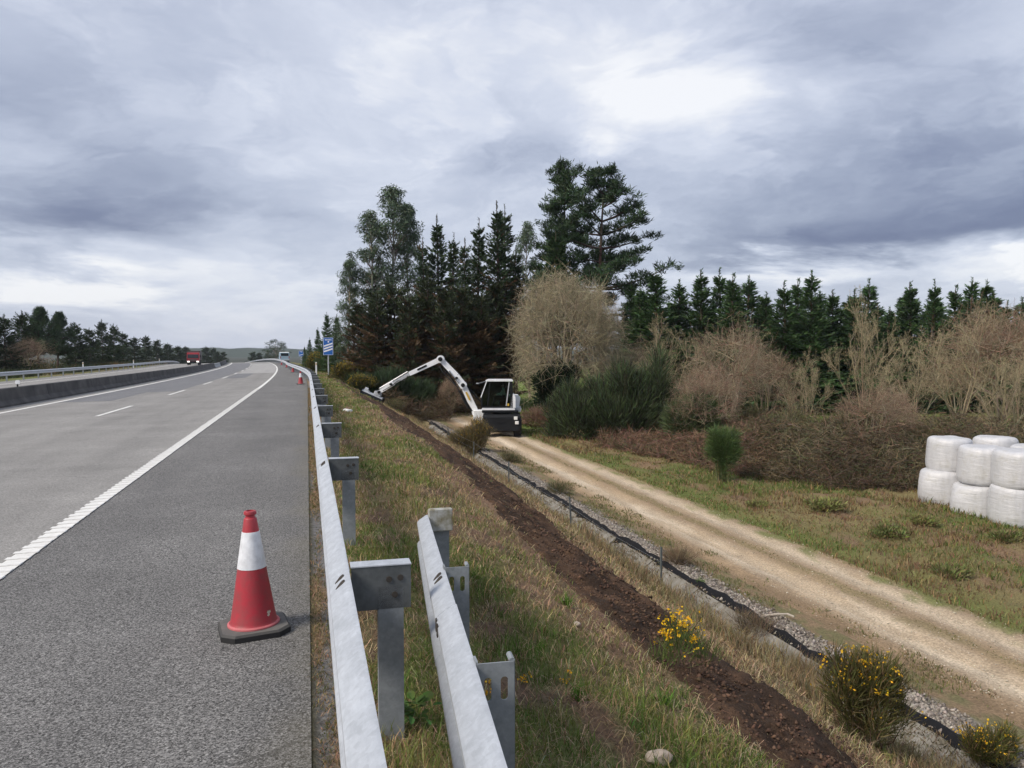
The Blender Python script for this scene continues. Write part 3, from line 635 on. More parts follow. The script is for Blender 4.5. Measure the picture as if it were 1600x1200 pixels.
# ------------------------------------------------------------------ traffic cones
M_RED = mat_plain('cone_red_plastic', (0.40, 0.024, 0.040), 0.5, 0, 0.0, 16, 0.12, (0.27, 0.045, 0.05))
M_PINK = mat_plain('worn_cone_rim', (0.50, 0.13, 0.14), 0.6, 0, 0.2, 20)
M_REFL = mat_plain('reflective_sleeve', (0.74, 0.76, 0.80), 0.4, 0, 0.22, 22, 0.25)
def mat_base():
    m, nt, N, Lk, P = new_mat('dusty_rubber_base'); tc = N.new('ShaderNodeTexCoord'); n = node_noise(N, Lk, tc.outputs['Object'], 14, 6, 0.65)
    g = N.new('ShaderNodeNewGeometry'); sp = N.new('ShaderNodeSeparateXYZ'); Lk.new(g.outputs['Normal'], sp.inputs[0])
    dust = mixnode(N, Lk, (0.085, 0.085, 0.083), (0.13, 0.125, 0.115), ramp(N, Lk, n.outputs['Fac'], 0.35, 0.65))
    Lk.new(mixnode(N, Lk, (0.016, 0.016, 0.017), dust, ramp(N, Lk, sp.outputs[2], 0.6, 0.9)), P.inputs['Base Color']); P.inputs['Roughness'].default_value = 0.85; return m
M_CBASE = mat_base()
def cone_r(z): return 0.136-(z-0.055)*(0.136-0.036)/(0.70-0.055)
def make_cone(label):
    root = thing('traffic_cone', label, 'traffic cone', group='traffic cones on the hard shoulder')
    a, ch = 0.200, 0.072; oc = [(-a+ch, -a), (a-ch, -a), (a, -a+ch), (a, a-ch), (a-ch, a), (-a+ch, a), (-a, a-ch), (-a, -a+ch)]
    b = MB(); V = []
    for ins, z in ((0.0, 0.0), (0.0, 0.032), (0.012, 0.044)):
        V += [(x*(1-ins/a), y*(1-ins/a), z) for x, y in oc]
    F = [(r*8+i, r*8+(i+1) % 8, r*8+8+(i+1) % 8, r*8+8+i) for r in range(2) for i in range(8)]+[tuple(range(7, -1, -1)), tuple(range(16, 24))]
    b.add(V, F); b.build('base', M_CBASE, root)
    body = MB().lathe([(0.148, 0.044), (0.148, 0.05), (0.140, 0.056), (0.134, 0.075), (cone_r(0.2), 0.2), (cone_r(0.40), 0.40), (cone_r(0.62), 0.62), (cone_r(0.690), 0.690), (0.036, 0.694), (0.029, 0.698), (0.028, 0.712), (0.036, 0.716), (0.038, 0.726), (0.034, 0.737), (0.024, 0.739), (0.020, 0.70)], 40)
    auto_smooth(body.build('body', M_RED, root), 50)
    auto_smooth(MB().lathe([(0.136, 0.0445), (0.1535, 0.0445), (0.1535, 0.053), (0.143, 0.0605), (0.136, 0.0565)], 40, cap=False).build('rim', M_PINK, root), 50)
    auto_smooth(MB().lathe([(cone_r(0.392), 0.392), (cone_r(0.392)+0.0025, 0.393), (cone_r(0.612)+0.0025, 0.612), (cone_r(0.613), 0.613)], 40, cap=False).build('reflective_sleeve', M_REFL, root), 50)
    sc = MB(); a0 = -0.95
    pts = [(0.0, 0.0), (0.012, 0.006), (0.010, 0.018), (0.022, 0.020), (0.020, 0.034), (0.008, 0.030), (0.002, 0.036), (-0.008, 0.026), (-0.002, 0.016), (-0.010, 0.008)]
    V = []
    for u, w in pts:
        z = 0.105+w; r = cone_r(z)+0.0022; aa = a0+u/r; V.append((r*math.cos(aa), r*math.sin(aa), z))
    sc.add(V, [tuple(range(10))]); sc.build('scuff', mat_plain('scuff', (0.62, 0.55, 0.45), 0.8), root)
    return root
cone = make_cone('nearest red and white traffic cone with black octagonal base on the asphalt shoulder')
p = gp(397, 986, -0.01); cone.location = (p[0], p[1], 0.004+0.02*p[0]); cone.rotation_euler = (0, -0.02, 0.17)
for (s, t, lb) in ((44.5, -0.36, 'second traffic cone along the shoulder, beside the rail short of the blue sign'), (74, -0.85, 'third traffic cone far along the shoulder, small beside the bending rail'), (100, -1.2, 'farthest traffic cone, tiny and red where the rail bends left'), (125, -1.35, 'last speck of a traffic cone close to the far blue van')):
    x, y = rc(s, t); dup(cone, (x, y, 0.02*t+0.004), random.uniform(0, 1), lb)

# ------------------------------------------------------------------ wrapped bales
def mat_wrap():
    m, nt, N, Lk, P = new_mat('white_bale_wrap'); tc = N.new('ShaderNodeTexCoord')
    mp = N.new('ShaderNodeMapping'); mp.inputs['Scale'].default_value = (5, 5, 0.7); Lk.new(tc.outputs['Object'], mp.inputs[0]); n = node_noise(N, Lk, mp.outputs[0], 1.6, 7, 0.6)
    mp2 = N.new('ShaderNodeMapping'); mp2.inputs['Scale'].default_value = (1, 1, 6); mp2.inputs['Rotation'].default_value = (0.3, 0.2, 0); Lk.new(tc.outputs['Object'], mp2.inputs[0]); n2 = node_noise(N, Lk, mp2.outputs[0], 2.5, 5, 0.6)
    d = node_noise(N, Lk, tc.outputs['Object'], 3.0, 8, 0.7)
    c = mixnode(N, Lk, (0.54, 0.54, 0.555), (0.46, 0.465, 0.485), ramp(N, Lk, n.outputs['Fac'], 0.35, 0.75)); c = mixnode(N, Lk, c, (0.42, 0.41, 0.38), ramp(N, Lk, d.outputs['Fac'], 0.54, 0.76))
    Lk.new(c, P.inputs['Base Color']); P.inputs['Roughness'].default_value = 0.42
    ad = N.new('ShaderNodeMath'); ad.operation = 'ADD'; Lk.new(n.outputs['Fac'], ad.inputs[0]); Lk.new(n2.outputs['Fac'], ad.inputs[1]); add_bump(N, Lk, P, ad.outputs[0], 0.5, 0.035); return m
M_WRAP = mat_wrap()
def bale_mesh(seed, R=0.66, Hh=1.10, sag=0.05, flap=False):
    k = 48; prof = []
    for u in np.linspace(0, 1, 26):
        a = (u-0.5)*math.pi; c, s_ = math.cos(a), math.sin(a); prof.append((R*abs(c)**0.22, Hh/2+Hh/2*math.copysign(abs(s_)**0.34, s_)))
    th = np.linspace(0, 2*np.pi, k, endpoint=False); V = []
    for r, z in prof:
        q = 1+0.030*(fbm(np.cos(th)*1.6+seed*3.1, np.sin(th)*1.6+z*1.2, 500+seed, 3)-0.5)*2+0.020*(fbm(np.abs(th-np.pi)*4, th*0+z*0.6, 520+seed, 3)-0.5)*2
        q = q+sag*math.exp(-((z-0.33*Hh)/(0.3*Hh))**2)+0.014*(fbm(np.cos(th)*3+seed, np.sin(th)*3+z*4, 560+seed, 3)-0.5)*2; rr = r*q
        if flap: rr = rr+0.16*np.exp(-((th-3.3)/0.42)**2)*math.exp(-((z-0.48*Hh)/(0.3*Hh))**2)*(r/R)
        zz = z+0.03*(fbm(np.cos(th)*1.3+seed, np.sin(th)*1.3+z, 540+seed, 3)-0.5)*2*(r > 0.02)
        V.append(np.stack([rr*np.cos(th), rr*np.sin(th), zz], -1))
    V = np.concatenate(V); F = []
    n = len(prof); i = (np.arange(n-1)[:, None]*k+np.arange(k)[None]).ravel(); j = (np.arange(n-1)[:, None]*k+((np.arange(k)+1) % k)[None]).ravel()
    return mesh_np('wrapped_bale', V, np.stack([i, j, j+k, i+k], 1), None, None, True)
BD = 23.4
def bale(px, d, row, label, seed, flap=False):
    p = at_depth(px, 700, d); z0 = float(Hxy(p[0], p[1]))-0.14; z = z0 if row == 0 else z0+1.035
    o = obj('wrapped_bale', bale_mesh(seed, R=0.66+0.03*math.sin(seed*2.3), Hh=1.10+0.03*math.sin(seed*1.7), flap=flap, sag=0.05 if row == 0 else 0.025), M_WRAP, None, (p[0]+(0.03 if row else 0), p[1], z), (random.uniform(-0.02, 0.02), random.uniform(-0.025, 0.025), YAW*-1+random.uniform(-0.2, 0.2)))
    tag(o, label, 'hay bale', 'white wrapped bales stacked in the field')
bale(1476, 23.9, 0, 'leftmost lower white wrapped bale, bulging, resting in the grass', 1, True); bale(1481, 23.9, 1, 'leftmost upper white wrapped bale, on top of the bulging one', 2)
bale(1530, 22.6, 0, 'lower white wrapped bale in the second stack from the left', 3, True); bale(1536, 22.6, 1, 'upper white wrapped bale in the second stack from the left', 4)
bale(1588, 21.3, 0, 'lower white wrapped bale cut by the right picture edge', 5); bale(1593, 21.3, 1, 'upper white wrapped bale cut by the right picture edge', 6)
bale(1551, 24.6, 0, 'lower white wrapped bale hidden behind the second stack', 7); bale(1553, 24.6, 1, 'upper white bale peeking over the second stack from behind', 8)
bale(1611, 23.0, 0, 'lower white wrapped bale behind the stack at the picture edge', 9); bale(1615, 23.0, 1, 'upper white bale peeking from behind at the right picture edge', 10)

# ------------------------------------------------------------------ wheeled excavator with flail head
M_WHITE = mat_plain('white_machine_paint', (0.80, 0.82, 0.85), 0.4, 0, 0.10, 3, 0, (0.68, 0.69, 0.70)); M_LGREY = mat_plain('grey_machine_paint', (0.42, 0.44, 0.47), 0.45, 0, 0.2, 5)
M_DARKM = mat_plain('black_machine_paint', (0.008, 0.009, 0.011), 0.65, 0, 0.4, 6, 0, spec=0.25); M_CHROME = mat_plain('hydraulic_rod', (0.62, 0.62, 0.62), 0.25, 0.9, 0.1)
M_HOSE = mat_plain('hose', (0.02, 0.02, 0.02), 0.6); M_YEL = mat_plain('yellow_detail', (0.60, 0.38, 0.04), 0.5); M_LAMPW = mat_plain('lamp_glass_white', (0.78, 0.78, 0.76), 0.25, 0, 0.05)
M_SEAT = mat_plain('seat_cloth', (0.03, 0.03, 0.034), 0.8)
def mat_glass(name, tint):
    m, nt, N, Lk, P = new_mat(name); gl = N.new('ShaderNodeBsdfGlossy'); gl.inputs['Roughness'].default_value = 0.04; gl.inputs['Color'].default_value = (0.9, 0.95, 0.93, 1)
    tr = N.new('ShaderNodeBsdfTransparent'); tr.inputs['Color'].default_value = (*tint, 1); fr = N.new('ShaderNodeFresnel'); fr.inputs['IOR'].default_value = 1.5
    ms = N.new('ShaderNodeMixShader'); Lk.new(fr.outputs[0], ms.inputs[0]); Lk.new(tr.outputs[0], ms.inputs[1]); Lk.new(gl.outputs[0], ms.inputs[2]); Lk.new(ms.outputs[0], N['Material Output'].inputs['Surface']); return m
M_GLASS = mat_glass('cab_glass', (0.55, 0.66, 0.62)); M_WIND = mat_plain('dark_windscreen', (0.02, 0.025, 0.03), 0.12, 0, 0.2)
EXD = 41.0
def excavator():
    b = at_depth(785, 690, EXD); gx, gy = b[0], b[1]; gz = float(H(*rc_inv(gx, gy)))
    root = thing('excavator', 'white wheeled excavator reaching its long jointed arm up the bank', 'excavator', (gx, gy, gz), -math.atan2(gx, gy))
    k = EXD/FPX; zpx = 600-(gz-CAMZ-EXD*CF[2])/(k*CU[2])     # picture row of the wheels
    def P(px, py, y=0.0): return (((px-785)*k), y, (zpx-py)*k)
    # undercarriage
    for sx in (-0.86, 0.80):
        for yy in (0.1, 2.75):
            w = MB().lathe([(0.24, -0.21), (0.40, -0.22), (0.50, -0.17), (0.515, 0.0), (0.50, 0.17), (0.40, 0.22), (0.24, 0.21)], 28)
            w.V = [(z, y, x) for x, y, z in w.V]; wo = auto_smooth(w.build('wheel', M_BLACK, root, loc=(sx, yy, 0.515)), 40)
            r_ = MB().lathe([(0.10, -0.17), (0.25, -0.18), (0.25, 0.18), (0.10, 0.17)], 20); r_.V = [(z, y, x) for x, y, z in r_.V]; r_.build('rim', M_LGREY, wo)
            lu = MB()
            for q in range(20):
                a = q/20*2*math.pi; lu.box((0.10*(-1)**q, 0.51*math.cos(a), 0.51*math.sin(a)), (0.20, 0.07, 0.05), Matrix.Rotation(a-math.pi/2, 3, 'X'))
            lu.build('tread', M_BLACK, wo)
    MB().box((0, 1.4, 0.72), (1.25, 3.6, 0.42), None, 0.05).build('chassis', M_DARKM, root)
    MB().box((0, 0.1, 0.52), (1.3, 0.25, 0.25), None, 0.03).box((0, 2.75, 0.52), (1.3, 0.25, 0.25), None, 0.03).build('axle', M_DARKM, root)
    fd = MB().prism([(-0.48, 0.60), (-0.50, 1.02), (-0.42, 1.14), (0.5, 1.16), (0.5, 1.06), (-0.36, 1.04), (-0.40, 0.60)], 0, -1.02, 0.92); fd.build('mudguard', M_DARKM, root)
    bl = MB().prism([(-0.62, 0.34), (-0.56, 0.34), (-0.50, 0.60), (-0.52, 0.98), (-0.58, 0.98), (-0.60, 0.62)], 0, -0.98, 0.90); bl.build('dozer_blade', M_DARKM, root)
    for cx, cz in ((0.70, 1.00), (0.76, 0.76)):
        MB().box((cx, -0.63, cz), (0.19, 0.05, 0.17), None, 0.015).build('headlight', M_LAMPW, root)
    MB().box((-0.1, -0.625, 0.78), (0.34, 0.02, 0.10)).build('number_plate', M_DARKM, root)
    MB().cyl((0, 1.2, 0.92), (0, 1.2, 1.24), 0.55, None, 28).build('slew_ring', M_DARKM, root)
    # upper structure: deck, engine cover, counterweight
    MB().box((-0.12, 1.25, 1.29), (1.95, 2.3, 0.14), None, 0.03).build('deck', M_DARKM, root)
    MB().prism([(-1.12, 1.37), (0.66, 1.37), (0.66, 1.50), (-1.05, 1.50)], 1, 0.10, 1.15).build('cab_sill', M_WHITE, root)
    MB().prism([(0.42, 1.50), (0.70, 1.50), (0.70, 2.05), (0.62, 2.25), (0.54, 2.2)], 1, 0.08, 1.1).build('side_panel', M_WHITE, root)
    ec = MB().prism([(-0.3, 1.37), (0.62, 1.37), (0.92, 1.45), (0.98, 1.95), (0.86, 2.10), (-0.1, 2.08)], 1, 1.2, 2.4); ec.build('engine_cover', M_WHITE, root)
    MB().prism([(0.62, 1.24), (0.98, 1.27), (1.02, 1.44), (0.66, 1.44)], 1, 0.3, 2.35).build('counterweight', M_LGREY, root)
    # cab: pillars, roof, glass; its front faces the bank
    fb, ft, bk, z0, z1 = -1.10, -0.78, 0.50, 1.50, 2.90
    cab = MB(); ya, yb = 0.12, 1.10
    for y in (ya, yb):
        cab.beam((fb, y, z0), (fb-0.03, y, z0+0.75), 0.07, 0.08); cab.beam((fb-0.03, y, z0+0.75), (ft, y, z1), 0.07, 0.08); cab.beam((bk, y, z0), (bk-0.02, y, z1), 0.08, 0.13); cab.beam((fb, y, z0+0.04), (bk, y, z0+0.04), 0.07, 0.08)
        cab.beam((-0.80, y, z0), (-0.66, y, z1), 0.05, 0.06)
    cab.build('cab_frame', M_DARKM, root)
    MB().prism([(ft-0.10, z1), (bk+0.06, z1), (bk+0.06, z1+0.06), (bk, z1+0.10), (ft, z1+0.10), (ft-0.12, z1+0.04)], 1, ya-0.06, yb+0.06).build('cab_roof', M_WHITE, root)
    wp = MB(); wp.beam((fb-0.045, ya-0.04, z0+0.55), (ft-0.06, ya-0.04, z1), 0.03, 0.05); wp.build('window_trim', M_WHITE, root)
    wd = MB(); wd.beam((0.20, ya-0.045, z0+0.1), (0.36, ya-0.045, z1-0.05), 0.03, 0.06); wd.build('door_bar', M_LGREY, root)
    MB().prism([(fb+0.03, z0+0.07), (bk-0.06, z0+0.07), (bk-0.07, z1-0.02), (ft+0.02, z1-0.02), (fb+0.01, z0+0.75)], 1, ya-0.012, ya-0.004).build('side_window', M_GLASS, root)
    MB().prism([(fb+0.03, z0+0.07), (bk-0.06, z0+0.07), (bk-0.07, z1-0.02), (ft+0.02, z1-0.02), (fb+0.01, z0+0.75)], 1, yb+0.004, yb+0.012).build('side_window', M_GLASS, root)
    g = MB(); g.add([(fb-0.03, ya+0.04, z0+0.07), (fb-0.03, yb-0.04, z0+0.07), (fb-0.06, yb-0.04, z0+0.75), (fb-0.06, ya+0.04, z0+0.75), (ft-0.03, yb-0.04, z1-0.02), (ft-0.03, ya+0.04, z1-0.02)], [(0, 1, 2, 3), (3, 2, 4, 5)])
    g.build('windscreen', M_GLASS, root)
    MB().box((-0.2, 0.6, z0+0.02), (1.25, 0.9, 0.04)).build('cab_floor', M_DARKM, root)
    st = MB().box((0.02, 0.62, z0+0.42), (0.50, 0.50, 0.14), None, 0.04); st.box((0.30, 0.62, z0+0.80), (0.13, 0.48, 0.72), Matrix.Rotation(0.12, 3, 'Y'), 0.04).box((0.02, 0.62, z0+0.19), (0.34, 0.36, 0.34)); st.build('seat', M_SEAT, root)
    MB().box((-0.25, 0.36, z0+0.45), (0.34, 0.10, 0.08), None, 0.02).cyl((-0.38, 0.36, z0+0.48), (-0.40, 0.36, z0+0.66), 0.02).build('console', M_DARKM, root)
    MB().box((0.30, ya-0.03, z0+0.16), (0.12, 0.02, 0.13)).build('sticker', M_YEL, root)
    mr = MB().box((-1.32, -0.05, 2.80), (0.14, 0.06, 0.06), None, 0.01).cyl((-1.27, -0.03, 2.80), (-0.86, 0.12, 2.92), 0.012, None, 6); mr.build('mirror', M_LGREY, root)
    # arm
    ay = 1.3; A = P(742, 647, ay); B = P(722, 603, ay); B2 = P(711, 588, ay); Cn = P(686, 561.5, ay); D = P(636, 585, ay); E = P(607, 601.5, ay); Fh = P(588, 614, ay)
    m1 = MB().beam(A, B, 0.32, 0.36, 0.28, 0.30); m1.cyl((A[0], ay-0.25, A[2]), (A[0], ay+0.25, A[2]), 0.20, None, 16); auto_smooth(m1.build('boom', M_WHITE, root), 30)
    MB().box((A[0]+0.18, ay, A[2]-0.15), (0.6, 0.7, 0.6), None, 0.05).build('boom_bracket', M_WHITE, root)
    m2 = MB().beam((B[0]+0.05, ay, B[2]-0.1), B2, 0.30, 0.40, 0.28, 0.32).beam(B2, Cn, 0.28, 0.32, 0.24, 0.27); m2.cyl((B[0], ay-0.24, B[2]), (B[0], ay+0.24, B[2]), 0.20, None, 16); m2.build('boom_section', M_WHITE, root)
    m3 = MB().beam((Cn[0]+0.05, ay, Cn[2]+0.02), D, 0.24, 0.28, 0.22, 0.23); m3.cyl((Cn[0], ay-0.2, Cn[2]), (Cn[0], ay+0.2, Cn[2]), 0.21, None, 16); m3.build('dipper', M_WHITE, root)
    dd = np.array(D); ee = np.array(E); ff = np.array(Fh)
    m4 = MB().beam(D, E, 0.15, 0.17, 0.15, 0.17); m4.build('telescopic_arm', M_LGREY, root)
    m5 = MB().beam(ee+(dd-ee)*0.12, ff, 0.22, 0.27, 0.20, 0.19); m5.build('arm_end', M_WHITE, root)
    hy = MB(); off = np.array([0, 0, 0.22]); hy.cyl(dd+(ee-dd)*0.1+off*0.8, ff+off*0.9, 0.035, None, 8); hy.build('hydraulic_rod', M_CHROME, root)
    for a, bb, r in ((P(716, 612, ay-0.1), P(738, 647, ay-0.1), 0.07), (P(694, 578, ay-0.1), P(711, 603, ay-0.1), 0.045), (P(729, 606, ay+0.1), P(752, 632, ay+0.1), 0.04)):
        MB().cyl(a, bb, r, None, 10).build('hydraulic_cylinder', M_DARKM, root)
    hz = MB(); pts = [P(684, 572, ay-0.18), P(690, 583, ay-0.2), P(703, 596, ay-0.2), P(713, 606, ay-0.2), P(722, 626, ay-0.22), P(730, 640, ay-0.2)]
    for a, bb in zip(pts[:-1], pts[1:]): hz.cyl(a, bb, 0.03, None, 6)
    hz.build('hose', M_HOSE, root)
    hz = MB(); pts = [P(634, 588, ay-0.15), P(628, 596, ay-0.15), P(618, 596, ay-0.15), P(608, 604, ay-0.15), P(594, 612, ay-0.15)]
    for a, bb in zip(pts[:-1], pts[1:]): hz.cyl(a, bb, 0.022, None, 6)
    hz.build('hose', M_HOSE, root)
    for q_, (jx, jz, rr) in enumerate(((B[0], B[2], 0.11), (Cn[0], Cn[2], 0.12), (A[0], A[2], 0.12), (B2[0]+0.03, B2[2]-0.12, 0.07), (E[0], E[2], 0.07), (Fh[0], Fh[2], 0.08))):
        MB().cyl((jx, ay-0.30, jz), (jx, ay+0.30, jz), rr, None, 12).build('pin', M_DARKM, root)
    MB().cyl(P(700, 580, ay-0.16), P(716, 600, ay-0.16), 0.05, None, 10).build('hydraulic_rod', M_CHROME, root)
    MB().beam(P(664, 571.5, ay-0.135), P(649, 578.7, ay-0.135), 0.012, 0.10).build('decal', M_DARKM, root)
    MB().beam(P(727, 614, ay-0.20), P(733, 627, ay-0.20), 0.012, 0.10).build('decal', M_YEL, root)
    # flail head
    hx, hzv = P(575, 623.5)[0], P(575, 623.5)[2]; R = Matrix.Rotation(math.radians(24), 3, 'Y')
    tr = lambda mb: setattr(mb, 'V', [tuple(R @ Vector(v)+Vector((hx, ay, hzv))) for v in mb.V]) or mb
    hd = tr(MB().prism([(-0.42, -0.16), (-0.46, 0.02), (-0.30, 0.20), (0.10, 0.24), (0.40, 0.10), (0.46, -0.16)], 0, -0.60, 0.60)).build('flail_housing', M_DARKM, root)
    tr(MB().prism([(-0.33, 0.19), (-0.29, 0.215), (0.11, 0.255), (0.11, 0.235), (-0.28, 0.20), (-0.31, 0.18)], 0, -0.62, 0.62)).build('housing_lip', M_LGREY, hd)
    for sx in (-0.62, 0.62): tr(MB().prism([(-0.50, -0.20), (-0.50, 0.05), (-0.30, 0.27), (0.12, 0.30), (0.48, 0.12), (0.50, -0.20)], 0, sx-0.02, sx+0.02)).build('side_plate', M_DARKM, hd)
    tr(MB().box((0.22, 0, 0.34), (0.40, 0.30, 0.22), None, 0.03).cyl((0.22, -0.2, 0.45), (0.22, 0.2, 0.45), 0.09)).build('head_bracket', M_LGREY, root)
    tr(MB().cyl((-0.35, 0.0, 0.30), (-0.52, 0.0, 0.30), 0.12, None, 14).box((-0.40, 0, 0.24), (0.3, 0.24, 0.12))).build('drive_motor', M_LGREY, hd)
    tr(MB().cyl((-0.58, 0.0, -0.12), (0.58, 0.0, -0.12), 0.14, None, 14)).build('rotor', M_DARKM, hd)
    return root, (gx, gy, gz), z0
ex_root, ex_loc, cab_z0 = excavator()

def driver():
    """person on the cab seat, arms forward to the levers"""
    J = {'pel': (0.05, 0, 0.56), 'bel': (0.08, 0, 0.72), 'che': (0.06, 0, 0.93), 'nk': (0.03, 0, 1.06), 'hd0': (0.01, 0, 1.14), 'hd1': (0.0, 0, 1.24)}
    V = []; R = []; E = []; idx = {}
    def v(n, p, r): idx[n] = len(V); V.append(p); R.append(r)
    for n, r in (('pel', 0.145), ('bel', 0.14), ('che', 0.155), ('nk', 0.058), ('hd0', 0.078), ('hd1', 0.088)): v(n, J[n], r)
    E += [(0, 1), (1, 2), (2, 3), (3, 4), (4, 5)]
    for sgn in (-1, 1):
        q = 'l' if sgn < 0 else 'r'
        v(q+'sh', (0.05, sgn*0.19, 0.98), 0.075); v(q+'el', (-0.08, sgn*0.25, 0.74), 0.055); v(q+'wr', (-0.32, sgn*0.22, 0.68), 0.038); v(q+'ha', (-0.40, sgn*0.21, 0.67), 0.036)
        E += [(idx['che'], idx[q+'sh']), (idx[q+'sh'], idx[q+'el']), (idx[q+'el'], idx[q+'wr']), (idx[q+'wr'], idx[q+'ha'])]
        v(q+'hip', (0.02, sgn*0.10, 0.54), 0.10); v(q+'kn', (-0.40, sgn*0.13, 0.54), 0.075); v(q+'an', (-0.50, sgn*0.13, 0.14), 0.05); v(q+'to', (-0.64, sgn*0.13, 0.07), 0.04)
        E += [(idx['pel'], idx[q+'hip']), (idx[q+'hip'], idx[q+'kn']), (idx[q+'kn'], idx[q+'an']), (idx[q+'an'], idx[q+'to'])]
        for f in range(4):
            a = f'{q}f{f}'; yy = sgn*(0.19+0.013*f); v(a, (-0.435, yy, 0.665-0.004*f), 0.009); v(a+'t', (-0.45, yy, 0.635), 0.008); E += [(idx[q+'ha'], idx[a]), (idx[a], idx[a+'t'])]
        v(q+'th', (-0.40, sgn*0.165, 0.655), 0.010); E.append((idx[q+'ha'], idx[q+'th']))
    me = bpy.data.meshes.new('body'); me.from_pydata(V, E, []); me.update()
    o = bpy.data.objects.new('body_source', me); COL.objects.link(o); sk = o.modifiers.new('skin', 'SKIN'); o.modifiers.new('sub', 'SUBSURF').levels = 1
    for i, sv in enumerate(me.skin_vertices[0].data): sv.radius = (R[i], R[i]); sv.use_root = (i == 0)
    dg = bpy.context.evaluated_depsgraph_get(); dg.update(); ev = o.evaluated_get(dg); body = bpy.data.meshes.new_from_object(ev, depsgraph=dg)
    bpy.data.objects.remove(o)
    for m in (mat_plain('pale_green_jacket', (0.40, 0.52, 0.44), 0.8), mat_plain('dark_trousers', (0.03, 0.035, 0.05), 0.9), mat_plain('skin_tone', (0.42, 0.26, 0.19), 0.6)): body.materials.append(m)
    for p_ in body.polygons:
        c = p_.center; p_.material_index = 2 if c.z > 1.07 or (c.x < -0.33 and 0.6 < c.z < 0.76) else (1 if c.z < 0.66 and c.x < 0.2 and not (c.x > -0.34 and abs(c.y) > 0.2 and c.z > 0.62) else 0); p_.use_smooth = True
    m3 = Matrix.Translation(Vector(ex_loc)) @ Matrix.Rotation(-math.atan2(ex_loc[0], ex_loc[1]), 4, 'Z') @ Matrix.Translation(Vector((0.0, 0.62, cab_z0-0.02)))
    per = obj('person', body); per.matrix_world = m3; tag(per, 'person in pale green jacket seated in the excavator cab, hands on the levers', 'person')
    hair = MB().lathe([(0.0, 0.125), (0.05, 0.115), (0.085, 0.08), (0.098, 0.03), (0.095, -0.01)], 16, (0.012, 0, 1.235), cap=False); auto_smooth(hair.build('hair', mat_plain('dark_hair', (0.025, 0.018, 0.014), 0.8), per), 60)
driver()

# ------------------------------------------------------------------ vehicles far along the road
def truck():
    x, y = rc(148, -15.6); d = heading(148); root = thing('truck', 'red truck with lit headlights coming along the opposite carriageway', 'truck', (x, y, 0.02*-15.2+0.004), d); root.scale = (0.86, 0.86, 0.86)
    MR = mat_plain('red_truck_paint', (0.28, 0.015, 0.022), 0.35, 0, 0.25); MD = mat_plain('truck_load_dark', (0.10, 0.075, 0.075), 0.8)
    MB().prism([(0, 0.55), (0, 1.35), (0.10, 2.25), (0.35, 2.55), (1.9, 2.6), (1.9, 0.55)], 0, -1.2, 1.2).build('cab', MR, root)
    MB().prism([(-0.012, 1.42), (0.088, 2.2), (0.10, 2.2), (0.02, 1.42)], 0, -1.05, 1.05).build('windscreen', M_WIND, root)
    MB().box((0, -0.06, 0.62), (2.45, 0.20, 0.36), None, 0.04).build('bumper', M_DARKM, root)
    MB().box((0, -0.02, 1.05), (1.3, 0.05, 0.36), None, 0.01).build('grille', MD, root)
    ml, nt, N, Lk, P = new_mat('truck_headlight'); P.inputs['Emission Color'].default_value = (1, 0.97, 0.88, 1); P.inputs['Emission Strength'].default_value = 0.5; P.inputs['Base Color'].default_value = (0.9, 0.9, 0.88, 1)
    for sx in (-0.88, 0.88): MB().box((sx, -0.17, 0.72), (0.46, 0.04, 0.28), None, 0.01).build('headlight', ml, root)
    for sx in (-1.38, 1.38): MB().box((sx, 0.25, 1.85), (0.16, 0.12, 0.5), None, 0.02).build('mirror', M_DARKM, root)
    MB().box((0, 5.6, 1.95), (2.45, 7.2, 2.0), None, 0.03).build('cargo_body', MD, root); MB().box((0, 2.4, 2.75), (2.2, 0.4, 0.35), None, 0.05).build('headboard', M_LGREY, root)
    MB().box((0, 5.2, 0.75), (1.0, 8.4, 0.3)).build('chassis', M_DARKM, root)
    for sx in (-1.02, 1.02):
        for yy in (0.9, 5.8, 7.2):
            w = MB().lathe([(0.28, -0.15), (0.46, -0.15), (0.5, -0.1), (0.5, 0.1), (0.46, 0.15), (0.28, 0.15)], 20); w.V = [(z, a, b) for a, b, z in w.V]; w.build('wheel', M_BLACK, root, loc=(sx, yy, 0.5))
truck()
def van():
    x, y = rc(165, 0.9); root = thing('van', 'pale blue and white van on the far shoulder by the bend', 'van', (x, y, -0.05), heading(150))
    MBL = mat_plain('pale_blue_paint', (0.30, 0.42, 0.52), 0.4, 0, 0.1)
    MB().prism([(0, 0.35), (0, 1.35), (0.1, 2.0), (4.2, 2.0), (5.0, 1.25), (5.6, 1.05), (5.65, 0.35)], 0, -0.92, 0.92).build('body', MBL, root)
    MB().prism([(0.1, 2.0), (0.18, 2.12), (3.9, 2.12), (4.2, 2.0)], 0, -0.86, 0.86).build('roof', M_WHITE, root)
    MB().box((0, -0.008, 1.60), (1.5, 0.03, 0.55)).build('rear_window', M_WIND, root); MB().box((0, -0.05, 0.48), (1.84, 0.12, 0.2), None, 0.03).build('bumper', M_LGREY, root)
    for sx in (-0.84, 0.84): MB().box((sx, -0.012, 1.05), (0.13, 0.04, 0.45)).build('tail_light', M_RED, root)
    for sx in (-0.82, 0.82):
        for yy in (1.0, 4.6):
            w = MB().lathe([(0.2, -0.1), (0.32, -0.1), (0.34, 0.0), (0.32, 0.1), (0.2, 0.1)], 18); w.V = [(z, a, b) for a, b, z in w.V]; w.build('wheel', M_BLACK, root, loc=(sx, yy, 0.34))
van()

